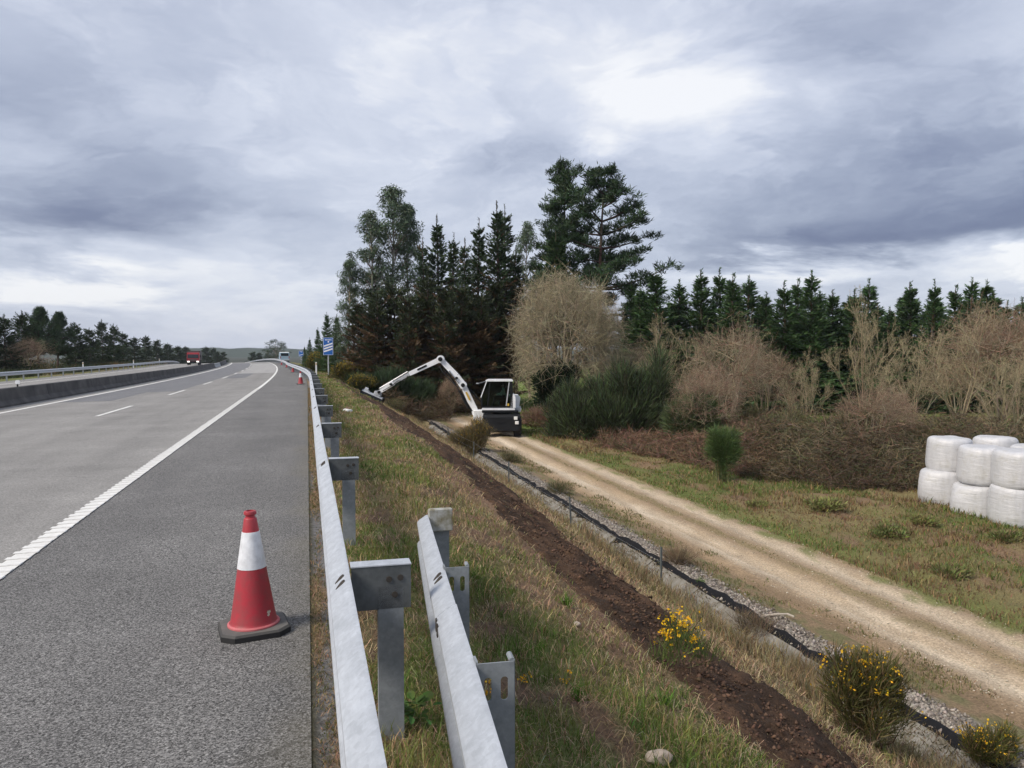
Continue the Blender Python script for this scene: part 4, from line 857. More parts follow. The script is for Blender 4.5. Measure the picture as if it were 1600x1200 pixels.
# ------------------------------------------------------------------ signs and marker posts
M_BLUE = mat_plain('blue_sign_face', (0.010, 0.115, 0.44), 0.45, 0, 0.06); M_SIGNW = mat_plain('white_sign_paint', (0.80, 0.81, 0.82), 0.45, 0, 0.04)
def exit_board(px, d, label, stripes=3, sc=1.0, top_py=None, bottom_py=None):
    p = at_depth(px, 560, d); z = float(Hxy(p[0], p[1])); root = thing('exit_countdown_sign', label, 'road sign', (p[0], p[1], z), -0.12)
    k = d/FPX; W = 15.5*k*sc; z1 = (at_depth(px, top_py, d)[2]-z); z0 = (at_depth(px, bottom_py, d)[2]-z); Hh = z1-z0
    MB().cyl((0, 0.06, -0.5), (0, 0.06, z1-0.1), 0.055, None, 10).build('pole', M_GALV, root)
    o = MB().box((0, 0, (z0+z1)/2), (W, 0.03, Hh), None, 0.012).build('panel', M_BLUE, root)
    bd = MB()
    for (cx, cz, w, h) in ((0, Hh/2-0.03, W-0.04, 0.02), (0, -Hh/2+0.03, W-0.04, 0.02), (W/2-0.03, 0, 0.02, Hh-0.08), (-W/2+0.03, 0, 0.02, Hh-0.08)): bd.box((cx, -0.018, (z0+z1)/2+cz), (w, 0.006, h))
    bd.build('border', M_SIGNW, o)
    for q in range(stripes):
        zz = z0+Hh*(0.16+0.155*q); MB().add([(-W*0.42, -0.019, zz), (W*0.42, -0.019, zz+Hh*0.16), (W*0.42, -0.019, zz+Hh*0.245), (-W*0.42, -0.019, zz+Hh*0.085), (-W*0.42, -0.014, zz), (W*0.42, -0.014, zz+Hh*0.16), (W*0.42, -0.014, zz+Hh*0.245), (-W*0.42, -0.014, zz+Hh*0.085)], [(0, 1, 2, 3), (4, 5, 6, 7), (0, 1, 5, 4), (2, 3, 7, 6), (1, 2, 6, 5), (3, 0, 4, 7)]).build('stripe', M_SIGNW, o)
    for q in range(5): MB().box((-W*0.27+q*W*0.135, -0.018, z1-Hh*0.13), (W*0.09, 0.006, Hh*0.055)).build('mark', M_SIGNW, o)
    MB().box((W*0.02, -0.018, z1-Hh*0.24), (W*0.14, 0.006, Hh*0.075)).build('mark', M_SIGNW, o)
    return root
exit_board(513, 62, 'blue exit board with three white diagonal stripes on a pole beside the bank', 3, 1.0, 527.5, 555)
exit_board(470.5, 140, 'small far blue board on a pole beyond the striped exit sign', 1, 0.45, 548, 557)
def marker(s, t, label, h=0.9):
    x, y = rc(s, t); z = float(H(s, t)); root = thing('marker_post', label, 'marker post', (x, y, z), heading(s), 'roadside marker posts')
    MB().prism([(-0.06, 0), (0.06, 0), (0.05, 0.03), (-0.05, 0.03)], 2, -0.1, h).build('post', M_SIGNW, root); MB().box((0, -0.006, h-0.13), (0.07, 0.012, 0.14)).build('reflector', M_YEL, root)
marker(58, 0.75, 'white marker post with yellow reflector behind the rail before the bend', 1.15)
for s, lb in ((62, 'nearest white marker post behind the left guard rail'), (94, 'second white marker post behind the left guard rail'), (128, 'third white marker post behind the left guard rail'), (165, 'farthest white marker post behind the left guard rail')): marker(s, -22.6, lb, 1.25)
def delineator():
    x, y = rc(33, -10.62); root = thing('barrier_reflector', 'small white reflector clipped on top of the concrete median barrier', 'reflector', (x, y, -0.2124+0.66), 0)
    MB().box((0, 0, 0.05), (0.05, 0.03, 0.10)).build('bracket', M_DARKM, root); MB().cyl((0, -0.01, 0.17), (0, 0.02, 0.17), 0.085, None, 14).build('lens', M_SIGNW, root)
delineator()

# wire fence in the ditch bank
def fence():
    root = thing('wire_fence', 'thin grey fence posts with wires standing along the ditch', 'fence'); spots = []
    t = 6.12; ss = np.linspace(5, 45, 4000); x, y = rc(ss, np.full_like(ss, t)); rel = np.stack([x, y, Hs(ss, t)], -1)-CP
    px = 800+FPX*(rel@CR)/(rel@CF)
    for target in (700, 740, 795, 893, 1033):
        s = ss[np.argmin(abs(px-target))]; xx, yy = rc(s, t); z = float(H(s, t)); spots.append((float(xx), float(yy), z))
        MB().prism([(-0.02, 0), (0.02, 0), (0.02, 0.006), (0.003, 0.006), (0.003, 0.035), (-0.003, 0.035), (-0.003, 0.006), (-0.02, 0.006)], 2, -0.3, 0.82).build('post', mat_plain('dull_fence_steel', (0.14, 0.155, 0.15), 0.8, 0.1), root, loc=(xx, yy, z), rot=(random.uniform(-0.05, 0.05), random.uniform(-0.06, 0.06), 0.3)) if True else None
    for h in (0.3, 0.55, 0.78):
        w = MB()
        for a, b in zip(spots[:-1], spots[1:]):
            a_ = Vector((a[0], a[1], a[2]+h)); b_ = Vector((b[0], b[1], b[2]+h)); m_ = (a_+b_)/2-Vector((0, 0, 0.05)); w.cyl(a_, m_, 0.0018, None, 4); w.cyl(m_, b_, 0.0018, None, 4)
        w.build('wire', M_GALVD, root)
fence()

# ------------------------------------------------------------------ stones and litter
def rock(seed, sx, sy, sz):
    import bmesh
    b = bmesh.new(); bmesh.ops.create_icosphere(b, subdivisions=3, radius=1.0); r = random.Random(seed)
    pl = [(Vector((r.gauss(0, 1), r.gauss(0, 1), r.gauss(0, 1))).normalized(), r.uniform(0.62, 0.9)) for _ in range(12)]
    for v in b.verts:
        for n, dd in pl:
            e = v.co.dot(n)-dd
            if e > 0: v.co -= n*e*0.9
        v.co = Vector((v.co.x*sx, v.co.y*sy, v.co.z*sz))
    me = bpy.data.meshes.new('stone'); b.to_mesh(me); b.free(); return me
M_ROCK = mat_plain('pale_stone', (0.46, 0.38, 0.31), 0.9, 0, 0.35, 9, 0.5); M_WSTONE = mat_plain('white_litter', (0.78, 0.78, 0.76), 0.7)
def on_slope(px, py):
    r = ray(px, py)
    for d in np.arange(1.5, 120, 0.02):
        q = CP+r*d
        if q[2] < float(Hs(*rc_inv(q[0], q[1]))): return q, d
    return CP+r*50, 50
q, d = on_slope(1030, 1188); tag(obj('stone', rock(3, 0.075, 0.055, 0.04), M_ROCK, None, (q[0], q[1], float(Hxy(q[0], q[1]))+0.008)), 'pale tan stone lying on the bank at the bottom picture edge', 'stone')
q, d = on_slope(902, 990); tag(obj('stone', rock(5, 0.035, 0.03, 0.02), M_ROCK, None, (q[0], q[1], float(Hxy(q[0], q[1]))+0.012)), 'small pale stone between the green tufts on the bank', 'stone')
q, d = on_slope(543, 643); tag(obj('litter', rock(8, 0.16, 0.12, 0.08), M_WSTONE, None, (q[0], q[1], float(Hxy(q[0], q[1]))+0.05)), 'small white scrap of litter in the verge grass near the flail head', 'litter')
def stick():
    q, d = on_slope(1215, 966); m = MB(); pts = [Vector((-0.28, 0.05, 0.02)), Vector((-0.05, 0.0, 0.05)), Vector((0.16, -0.04, 0.05)), Vector((0.22, -0.14, 0.03))]
    for a, b in zip(pts[:-1], pts[1:]): m.cyl(a, b, 0.022, 0.018, 7)
    tag(m.build('stick', mat_plain('bleached_wood', (0.48, 0.42, 0.35), 0.9), None, loc=(q[0], q[1], float(Hxy(q[0], q[1]))+0.02)), 'bent pale stick lying on the gravel beside the ditch', 'stick')
stick()

# ================================================================== vegetation
UP = np.array([0, 0, 1.0])
def jit(c, n, amt=0.18, hue=0.10):
    c = np.atleast_2d(np.asarray(c, float)); c = np.repeat(c, n, 0) if len(c) == 1 else c
    return np.clip(c*(1+rng.normal(0, amt, (n, 1)))*(1+rng.normal(0, hue, (n, 3))), 0.004, 1)
def blades(base, h, w, lean, col, yl=None):
    n = len(base); ya = rng.uniform(0, 2*np.pi, n); yl = rng.uniform(0, 2*np.pi, n) if yl is None else yl
    wv = np.stack([np.cos(ya), np.sin(ya), np.zeros(n)], 1)*(w/2)[:, None]; l = np.stack([np.cos(yl), np.sin(yl), np.zeros(n)], 1)
    mid = base+(0.55*h)[:, None]*(UP*np.cos(lean*0.5)[:, None]+l*np.sin(lean*0.5)[:, None]); tip = mid+(0.45*h)[:, None]*(UP*np.cos(lean*1.3)[:, None]+l*np.sin(lean*1.3)[:, None])
    V = np.stack([base-wv, base+wv, mid-wv*0.7, mid+wv*0.7, tip], 1).reshape(-1, 3); o = (np.arange(n)*5)[:, None]
    F = np.concatenate([o+np.array([[0, 1, 3]]), o+np.array([[0, 3, 2]]), o+np.array([[2, 3, 4]])])
    return V, F, np.repeat(col, 5, 0)
def shoots(c, d, L, w, col, curl=0.0):
    """thin strips starting at c along d"""
    n = len(c); d = unit(d); a = unit(np.cross(d, rng.normal(0, 1, (n, 3)))); wv = a*(w/2)[:, None]
    mid = c+d*(L*0.5)[:, None]; d2 = unit(d+UP*curl); tip = mid+d2*(L*0.5)[:, None]
    V = np.stack([c-wv, c+wv, mid-wv*0.8, mid+wv*0.8, tip], 1).reshape(-1, 3); o = (np.arange(n)*5)[:, None]
    F = np.concatenate([o+np.array([[0, 1, 3]]), o+np.array([[0, 3, 2]]), o+np.array([[2, 3, 4]])])
    return V, F, np.repeat(col, 5, 0)
def leaf(c, d, L, w, col):
    n = len(c); d = unit(d); a = unit(np.cross(d, rng.normal(0, 1, (n, 3)))); wv = a*(w/2)[:, None]
    m = c+d*(L*0.45)[:, None]
    V = np.stack([c, m-wv, m+wv, c+d*L[:, None]], 1).reshape(-1, 3); o = (np.arange(n)*4)[:, None]
    F = np.concatenate([o+np.array([[0, 2, 1]]), o+np.array([[1, 2, 3]])]); return V, F, np.repeat(col, 4, 0)
def tubes(p0, p1, r0, r1, col, k=3):
    n = len(p0); d = unit(p1-p0); a = unit(np.cross(d, np.where(np.abs(d[:, 2:3]) > 0.9, np.array([[1., 0, 0]]), UP[None]))); b = np.cross(d, a)
    th = np.arange(k)*2*np.pi/k; ring = np.cos(th)[None, :, None]*a[:, None]+np.sin(th)[None, :, None]*b[:, None]
    V = np.concatenate([p0[:, None]+ring*r0[:, None, None], p1[:, None]+ring*r1[:, None, None]], 1).reshape(-1, 3); o = (np.arange(n)*2*k)[:, None]; F = []
    for i in range(k): j = (i+1) % k; F += [o+np.array([[i, j, k+j]]), o+np.array([[i, k+j, k+i]])]
    return V, np.concatenate(F), np.repeat(col, 2*k, 0)
def join(parts):
    V = []; F = []; C = []; b = 0
    for v, f, c in parts: V.append(v); F.append(f+b); C.append(c); b += len(v)
    return np.concatenate(V), np.concatenate(F), np.concatenate(C)
def mk(name, parts): return mesh_np(name, *join(parts))
def sph(n): return unit(rng.normal(0, 1, (n, 3)))

def fin(tr, cr):
    a = mk('trunk', tr); V, F, C = join(cr); return a, mesh_np('crown', V, F, C), float(np.percentile(V[:, 2], 99.97))
# ---- conifers
def conifer(Hh=10.0, Rm=2.0, base=0.05, green=(0.030, 0.060, 0.018), brown=None, bfrac=0.0, dens=1.0, nw=24, tuft=0.34, taper=0.85, leader=0.10):
    tr = []; cr = []; zs = np.linspace(Hh*base, Hh*(1-leader), nw)**1.0
    ph = rng.uniform(0, 6)
    tz = np.linspace(0, Hh, 9); off = np.stack([0.05*np.sin(tz*0.6+ph), 0.05*np.cos(tz*0.5+ph), tz], 1); rad = 0.016*Hh*(1-tz/Hh*0.93)
    tr.append(tubes(off[:-1], off[1:], rad[:-1], rad[1:], jit((0.075, 0.055, 0.042), 8), 7))
    for z in zs:
        f = (z/Hh); R = Rm*(1-f)**taper*rng.uniform(0.75, 1.15)*(0.7+0.3*sstep(f, 0.0, 0.2)); nb = rng.integers(6, 9)
        for q in range(nb):
            az = rng.uniform(0, 2*np.pi); Lb = max(R*rng.uniform(0.65, 1.2), 0.22); el = np.interp(f, [0, 0.5, 1], [-0.12, 0.25, 0.75])+rng.normal(0, 0.1)
            d = np.array([np.cos(az)*np.cos(el), np.sin(az)*np.cos(el), np.sin(el)]); z0 = z+rng.uniform(-0.15, 0.15); p0 = np.array([0, 0, z0])
            m = max(3, int(Lb/0.14*dens)); u = np.linspace(0.12, 1, m); pts = p0+d*(u*Lb)[:, None]+UP*(0.10*Lb*u**2)[:, None]
            tr.append(tubes(p0[None], pts[-1:], np.array([0.012+0.010*Lb]), np.array([0.004]), jit((0.07, 0.05, 0.04), 1), 3))
            kk = 7; side = unit(np.cross(d, UP)); sg = rng.choice([-1., 1.], m*kk)[:, None]; c = np.repeat(pts, kk, 0)+rng.normal(0, 0.03, (m*kk, 3))+side*sg*(rng.uniform(0, 0.42, m*kk)*Lb*(1.05-np.repeat(u, kk)))[:, None]
            dd = d*rng.uniform(0.4, 1.0, (m*kk, 1))+side*sg*rng.uniform(0.1, 0.9, (m*kk, 1))+UP*rng.uniform(-0.25, 0.55, (m*kk, 1))
            Lt = tuft*0.8*rng.uniform(0.6, 1.25, m*kk)*(1.15-0.45*np.repeat(u, kk)); base_c = np.array(green)*rng.uniform(0.75, 1.3)
            if brown is not None and rng.uniform() < np.interp(f, [0.0, bfrac, bfrac+0.18], [0.85, 0.6, 0.03]): base_c = np.array(brown)*rng.uniform(0.7, 1.3)
            cr.append(leaf(c, dd, Lt, Lt*0.26, jit(base_c, m*kk, 0.22, 0.08)))
    n = 50; zz = Hh*(1-leader)+rng.uniform(0, 1, n)**1.3*Hh*leader; c = np.stack([np.zeros(n), np.zeros(n), zz], 1); dd = sph(n); dd[:, 2] = np.abs(dd[:, 2])+0.7
    cr.append(leaf(c, dd, 0.20*rng.uniform(0.6, 1.2, n), np.full(n, 0.05), jit(green, n)))
    return fin(tr, cr)
def big_pine(Hh=17.0, Rm=4.2, seed_shift=0.0, z_low=0.28, nwh=20, flat=False):
    tr = []; cr = []; tz = np.linspace(0, Hh*0.97, 12); off = np.stack([0.25*np.sin(tz*0.25+seed_shift), 0.2*np.cos(tz*0.3+seed_shift), tz], 1); rad = 0.26*(1-tz/Hh*0.9)
    tr.append(tubes(off[:-1], off[1:], rad[:-1], rad[1:], jit((0.075, 0.055, 0.045), 11), 8))
    for z in np.linspace(Hh*z_low, Hh*0.985, nwh):
        f = z/Hh; nb = rng.integers(3, 6)
        for q in range(nb):
            az = rng.uniform(0, 2*np.pi); R = Rm*np.interp(f, [0.25, 0.45, 0.7, 0.9, 1.0], [0.75, 1.0, 0.74, 0.46, 0.22])*rng.uniform(0.55, 1.12); el = np.interp(f, [0.3, 0.7, 1], [-0.05, 0.12, 0.8] if flat else [0.0, 0.3, 0.9])+rng.normal(0, 0.06 if flat else 0.12)
            d = np.array([np.cos(az)*np.cos(el), np.sin(az)*np.cos(el), np.sin(el)]); p0 = np.array([np.interp(z, tz, off[:, 0]), np.interp(z, tz, off[:, 1]), z])
            u = np.array([0, 0.35, 0.7, 1.0]); pts = p0+d*(u*R)[:, None]+UP*(0.22*R*u**2.2)[:, None]; rr = (0.035+0.016*R)*(1-u*0.8)
            tr.append(tubes(pts[:-1], pts[1:], rr[:-1], rr[1:], jit((0.06, 0.045, 0.038), 3), 4))
            npuff = int(3+R*(3.0 if flat else 2.1))
            for v in range(npuff):
                uu = rng.uniform(0.40 if flat else 0.18, 1.05); c0 = p0+d*uu*R+UP*0.22*R*uu**2.2+np.append(rng.normal(0, 0.11*R+0.10, 2), rng.normal(0.05, 0.06 if flat else 0.12)); n = 46; dd = sph(n); dd[:, 2] = np.abs(dd[:, 2])*0.9+0.15; sz = rng.uniform(0.34, 0.58)
                cr.append(leaf(c0+dd*0.10*sz+rng.normal(0, 0.12, (n, 3)), dd, sz*rng.uniform(0.6, 1.1, n), np.full(n, 0.065), jit(np.array([0.034, 0.062, 0.026])*rng.uniform(0.7, 1.35), n, 0.2)))
    return fin(tr, cr)
def eucalyptus(Hh=17.0, Rm=2.6, low=0.12, col=(0.080, 0.115, 0.068), nclump=110, leafn=120, round_top=False):
    tr = []; cr = []; tz = np.linspace(0, Hh*0.94, 11); ph = rng.uniform(0, 6); off = np.stack([0.3*np.sin(tz*0.22+ph), 0.3*np.cos(tz*0.19+ph), tz], 1); rad = 0.20*(1-tz/Hh*0.88)
    tr.append(tubes(off[:-1], off[1:], rad[:-1], rad[1:], jit((0.26, 0.22, 0.18), 10), 8))
    for q in range(nclump):
        f = rng.uniform(low, 1.0); R = Rm*np.interp(f, [0, 0.15, 0.45, 0.75, 0.92, 1.0], [0.55, 0.8, 1.0, 0.80, 0.45, 0.15] if not round_top else [0.2, 0.7, 1.0, 1.0, 0.7, 0.2]); az = rng.uniform(0, 2*np.pi); r = R*np.sqrt(rng.uniform(0.10, 1))
        z = f*Hh; zb = max(z-r*0.9-0.5, Hh*0.05); p0 = np.array([np.interp(zb, tz, off[:, 0]), np.interp(zb, tz, off[:, 1]), zb]); c0 = np.array([p0[0]+np.cos(az)*r, p0[1]+np.sin(az)*r, z])
        mid = (p0+c0)/2+np.array([0, 0, -0.15*r]); tr.append(tubes(np.stack([p0, mid]), np.stack([mid, c0]), np.array([0.05, 0.03]), np.array([0.03, 0.012]), jit((0.20, 0.165, 0.13), 2), 4))
        n = leafn; rad_ = np.array([0.75, 0.75, 0.62])*rng.uniform(0.6, 1.2); pp = c0+sph(n)*rng.uniform(0, 1, (n, 1))**0.45*rad_; dd = np.stack([rng.normal(0, 0.55, n), rng.normal(0, 0.55, n), rng.uniform(-1.1, 0.15, n)], 1)
        cr.append(leaf(pp, dd, rng.uniform(0.20, 0.42, n), rng.uniform(0.05, 0.10, n), jit(np.array(col)*rng.uniform(0.65, 1.4), n, 0.22, 0.08)))
    return fin(tr, cr)
# ---- leafless trees
def bare_tree(Hh=9.0, lim=9, counts=(9, 7, 6, 5), spread=0.75, twig=(0.21, 0.165, 0.105), bark=(0.13, 0.105, 0.075), fork=0.18, ratio=0.55, upb=0.25, r0=0.15, red=0.0):
    tr = []; cr = []
    def poly(p, d, L, up, wob):
        pts = [p]; dd = d
        for _ in range(3): dd = unit(dd+rng.normal(0, wob, d.shape)+UP*up*0.35); pts.append(pts[-1]+dd*(L/3)[:, None])
        return np.stack(pts, 1), dd
    P, D = poly(np.zeros((1, 3)), np.array([[0.03, 0.02, 1.0]]), np.array([Hh*fork*1.4]), 0, 0.06); rad = np.array([r0])
    tr.append(tubes(P[:, :-1].reshape(-1, 3), P[:, 1:].reshape(-1, 3), np.array([r0*1.2, r0, r0*0.9]), np.array([r0, r0*0.9, r0*0.7]), jit(bark, 3), 8))
    n = lim; az = np.arange(n)*2.4+rng.normal(0, 0.3, n); el = rng.uniform(math.pi/2-spread*1.35, math.pi/2-0.1, n); d = np.stack([np.cos(az)*np.cos(el), np.sin(az)*np.cos(el), np.sin(el)], 1)
    st = P[0, 1]+(P[0, 3]-P[0, 1])*rng.uniform(0, 1, (n, 1)); L = Hh*(1-fork)*0.62*rng.uniform(0.8, 1.1, n); rr = np.full(n, r0*0.55)
    for lev in range(len(counts)+1):
        PP, _ = poly(st, d, L, upb*(0.5 if lev else 1), 0.10+0.05*lev); k = 6 if lev == 0 else (4 if lev == 1 else 3); m = len(st)
        taper = np.array([1.0, 0.78, 0.55, 0.30]); rad4 = np.maximum(rr[:, None]*taper, 0.0035)
        c = np.repeat(jit(bark if lev < 2 else twig, m, 0.28, 0.06), 3, 0)
        if red and lev >= len(counts)-1: c = mixc(c, np.array([0.20, 0.105, 0.075]), np.full(len(c), red))
        (tr if lev < 1 else cr).append(tubes(PP[:, :-1].reshape(-1, 3), PP[:, 1:].reshape(-1, 3), rad4[:, :-1].ravel(), rad4[:, 1:].ravel(), c, k))
        if lev == len(counts): break
        cn = counts[lev]; f = rng.uniform(0.22, 1.0, (m, cn)); f[:, 0] = 0.98; x = f*3; i = np.minimum(x.astype(int), 2); fr = (x-i)[..., None]; ii = np.arange(m)[:, None]
        s2 = PP[ii, i]*(1-fr)+PP[ii, i+1]*fr; pd = unit(PP[ii, i+1]-PP[ii, i]); perp = unit(np.cross(pd, rng.normal(0, 1, pd.shape))); a = rng.uniform(0.3, 0.95, (m, cn, 1))
        d = unit(pd*np.cos(a)+perp*np.sin(a)+UP*upb*0.5).reshape(-1, 3); L = (L[:, None]*ratio*rng.uniform(0.7, 1.2, (m, cn))*(1.15-0.45*f)).ravel(); rr = np.repeat(rr*0.42, cn); st = s2.reshape(-1, 3)
    return fin(tr, cr)
def dome_tree(R=4.0, Rz=4.2, cz=4.5, n1=16, c2=6, c3=8, c4=9, twig=(0.34, 0.26, 0.165), bark=(0.24, 0.20, 0.135), r0=0.16, base=1.2, zmin=-0.55, red=0.0, redc=(0.24, 0.135, 0.10)):
    """leafless crown: limbs, branches and twigs reaching out to a lumpy dome"""
    tr = []; cr = []; top = np.array([0, 0, base]); rad3 = np.array([R, R, Rz]); C = np.array([0, 0, cz]); ph = rng.uniform(0, 20)
    tr.append(tubes(np.array([[0, 0, -0.2]]), top[None], np.array([r0*1.25]), np.array([r0]), jit(bark, 1), 8))
    def lump(d): return 0.56+0.84*fbm(d[:, 0]*2.2+ph, d[:, 1]*2.2+d[:, 2]*1.7, 777, 3)
    def curve(p0, p1, sag, r_a, r_b, col, k, out):
        m = (p0+p1)/2+rng.normal(0, 1, p0.shape)*sag*np.linalg.norm(p1-p0, axis=1, keepdims=True); m[:, 2] += sag*0.5*np.linalg.norm(p1-p0, axis=1); rm_ = (r_a+r_b)/2
        out.append(tubes(np.concatenate([p0, m]), np.concatenate([m, p1]), np.concatenate([r_a, rm_]), np.concatenate([rm_, r_b]), np.concatenate([col, col]), k))
    d = sph(n1*3); d = d[d[:, 2] > zmin][:n1]; n = len(d); p1 = C+d*rad3*0.42*rng.uniform(0.7, 1.1, (n, 1)); p1[:, 2] = np.maximum(p1[:, 2], base+0.3)
    curve(np.repeat(top[None], n, 0)-UP*rng.uniform(0, base*0.5, (n, 1)), p1, 0.08, np.full(n, r0*0.5), np.full(n, r0*0.26), jit(bark, n, 0.2, 0.05), 5, tr)
    lev = ((c2, 0.70, 0.42, 0.24, 0.10, 4), (c3, 0.88, 0.30, 0.085, 0.04, 3), (c4, 1.0, 0.30, 0.036, 0.016, 3))
    for q, (c, f, jt, ra, rb, k) in enumerate(lev):
        p0 = np.repeat(p1, c, 0); dd = unit(np.repeat(d, c, 0)+rng.normal(0, jt, (len(p0), 3))); n = len(dd); keep = dd[:, 2] > zmin-0.1; p0 = p0[keep]; dd = dd[keep]; n = len(dd)
        p2 = C+dd*rad3*f*lump(dd)[:, None]*rng.uniform(0.66, 1.16, (n, 1)); p2[:, 2] = np.maximum(p2[:, 2], 0.15); p0 = p0+(np.repeat(p1, c, 0)[keep]-p0)
        if q == 2: p2 = p0+(p2-p0)*0.5+unit(dd+UP*0.35+rng.normal(0, 0.45, (n, 3)))*R*rng.uniform(0.08, 0.26, (n, 1))
        col = jit(bark if q == 0 else twig, n, 0.28, 0.06)
        if red: col = mixc(col, jit(redc, n, 0.25, 0.05), (rng.uniform(0, 1, n) < red).astype(float))
        curve(p0, p2, 0.045, np.full(n, r0*ra), np.full(n, max(r0*rb, 0.004)), col, k, cr); p1 = p2; d = dd
    return fin(tr, cr)
# ---- shrubs: shoots spread through lobes
def shrub(lobes, n, L, w, col, dark=None, upb=0.8, stems=14, flowers=0, fcol=(0.62, 0.40, 0.02), leafy=False, stem_col=(0.10, 0.075, 0.05), shell=0.5, fsize=0.03):
    lobes = np.array(lobes, float); ex = []
    for lb_ in lobes:
        for _ in range(5): ex.append(np.concatenate([lb_[:3]+unit(rng.normal(0, 1, 3)*np.array([1, 1, 0.7]))*lb_[3:]*rng.uniform(0.55, 0.95), lb_[3:]*rng.uniform(0.30, 0.55)]))
    lobes = np.concatenate([lobes*np.array([1, 1, 1, 0.85, 0.85, 0.85]), np.array(ex)]); vol = lobes[:, 3]*lobes[:, 4]*lobes[:, 5]; pk = rng.choice(len(lobes), n, p=vol/vol.sum()); lb = lobes[pk]
    q = sph(n)*rng.uniform(0, 1, (n, 1))**shell; c = lb[:, :3]+q*lb[:, 3:]; keep = c[:, 2] > 0.02; c = c[keep]; q = q[keep]; n = len(c)
    dd = q*np.array([1, 1, 0.6])+UP*upb+rng.normal(0, 0.28, (n, 3)); cl = fbm(c[:, 0]*2.3/np.mean(lobes[:, 3])+c[:, 2], c[:, 1]*2.3/np.mean(lobes[:, 3])-c[:, 2], 900, 3)
    cc = mixc(np.array(col)*0.75, np.array(col)*1.3, sstep(cl, 0.35, 0.65))
    if dark is not None: cc = mixc(cc, np.tile(dark, (n, 1)), (rng.uniform(0, 1, n) < 0.3).astype(float))
    f = leaf if leafy else shoots; parts = [f(c, dd, L*rng.uniform(0.5, 1.3, n), w*rng.uniform(0.7, 1.3, n), jit(cc, n, 0.18, 0.08))]
    tr = []
    tgt = lobes[rng.choice(len(lobes), stems)]; p1 = tgt[:, :3]+sph(stems)*tgt[:, 3:]*0.6; p1[:, 2] = np.maximum(p1[:, 2], 0.1); p0 = np.stack([rng.normal(0, 0.1, stems)+p1[:, 0]*0.35, rng.normal(0, 0.1, stems)+p1[:, 1]*0.35, np.full(stems, -0.05)], 1); m = p0*0.4+p1*0.6+np.array([0, 0, -0.1])
    kr = min(1.0, float(lobes[:, 3].max())/0.9)
    tr.append(tubes(np.concatenate([p0, m]), np.concatenate([m, p1]), np.repeat([0.03*kr, 0.018*kr], stems), np.repeat([0.018*kr, 0.006*kr], stems), jit(stem_col, 2*stems), 4))
    fl = None
    if flowers:
        hi = np.argsort(-c[:, 2]-rng.normal(0, 0.22, n)*np.ptp(c[:, 2]))[:max(n//3, 10)]; pk = hi[rng.integers(0, len(hi), flowers)]; cf = c[pk]+unit(dd[pk])*(L*0.75); fd = sph(flowers); fl = mk('flowers', [leaf(cf+rng.normal(0, fsize*0.6, (flowers, 3)), fd, fsize*rng.uniform(0.7, 1.4, flowers), np.full(flowers, fsize*0.7), jit(fcol, flowers, 0.2, 0.08)) for _ in range(3)])
    return mk('foliage', parts), mk('stems', tr), fl

M_PETAL = mat_col('petals', 0.6, 0, trans=0.2)
def place_tree(name, label, cat, tc, px, top_py, d, group=None, rz=None, wide=1.0, sink=0.1):
    p = at_depth(px, 560, d); z = float(Hxy(p[0], p[1]))-sink; top = at_depth(px, top_py, d)[2]; sc = (top-z)/tc[2]
    root = thing(name, label, cat, (p[0], p[1], z), rng.uniform(0, 6.28) if rz is None else rz, group, (sc*wide, sc*wide, sc))
    obj('trunk', tc[0], M_TWIG, root); obj('crown', tc[1], M_TWIG if 'bare' in name else M_NEEDLE, root); return root
def place_shrub(name, label, cat, parts, loc, sc=1.0, rz=0.0, group=None):
    root = thing(name, label, cat, loc, rz, group, sc); obj('foliage', parts[0], M_BLADE, root); obj('stems', parts[1], M_TWIG, root)
    if parts[2]: obj('flowers', parts[2], M_PETAL, root)['kind'] = 'stuff'
    return root
ORD = ['first', 'second', 'third', 'fourth', 'fifth', 'sixth', 'seventh', 'eighth', 'ninth', 'tenth', 'eleventh', 'twelfth', 'thirteenth', 'fourteenth', 'fifteenth', 'sixteenth', 'seventeenth', 'eighteenth', 'nineteenth', 'twentieth', 'twenty-first', 'twenty-second', 'twenty-third', 'twenty-fourth', 'twenty-fifth', 'twenty-sixth', 'twenty-seventh', 'twenty-eighth']

GRN = (0.026, 0.054, 0.017); BRN = (0.095, 0.060, 0.030)
FIR = [conifer(10, 2.7, 0.03, (0.052, 0.098, 0.034), nw=30, tuft=0.40, taper=1.0, leader=0.09) for _ in range(4)]
PIN = [conifer(14, 2.0, 0.16, (0.042, 0.068, 0.030), BRN, 0.50, nw=28, tuft=0.46, taper=0.62, leader=0.09, dens=0.8) for _ in range(4)]
DPN = [conifer(10, 2.8, 0.02, (0.040, 0.054, 0.024), BRN, 0.55, nw=22, tuft=0.46, taper=0.5) for _ in range(3)]
BIG = [big_pine(17, 3.7, 0.0, nwh=16, flat=True), big_pine(17, 4.4, 2.0, nwh=13, flat=True)]
EUC = [eucalyptus(17, 2.5) for _ in range(3)]
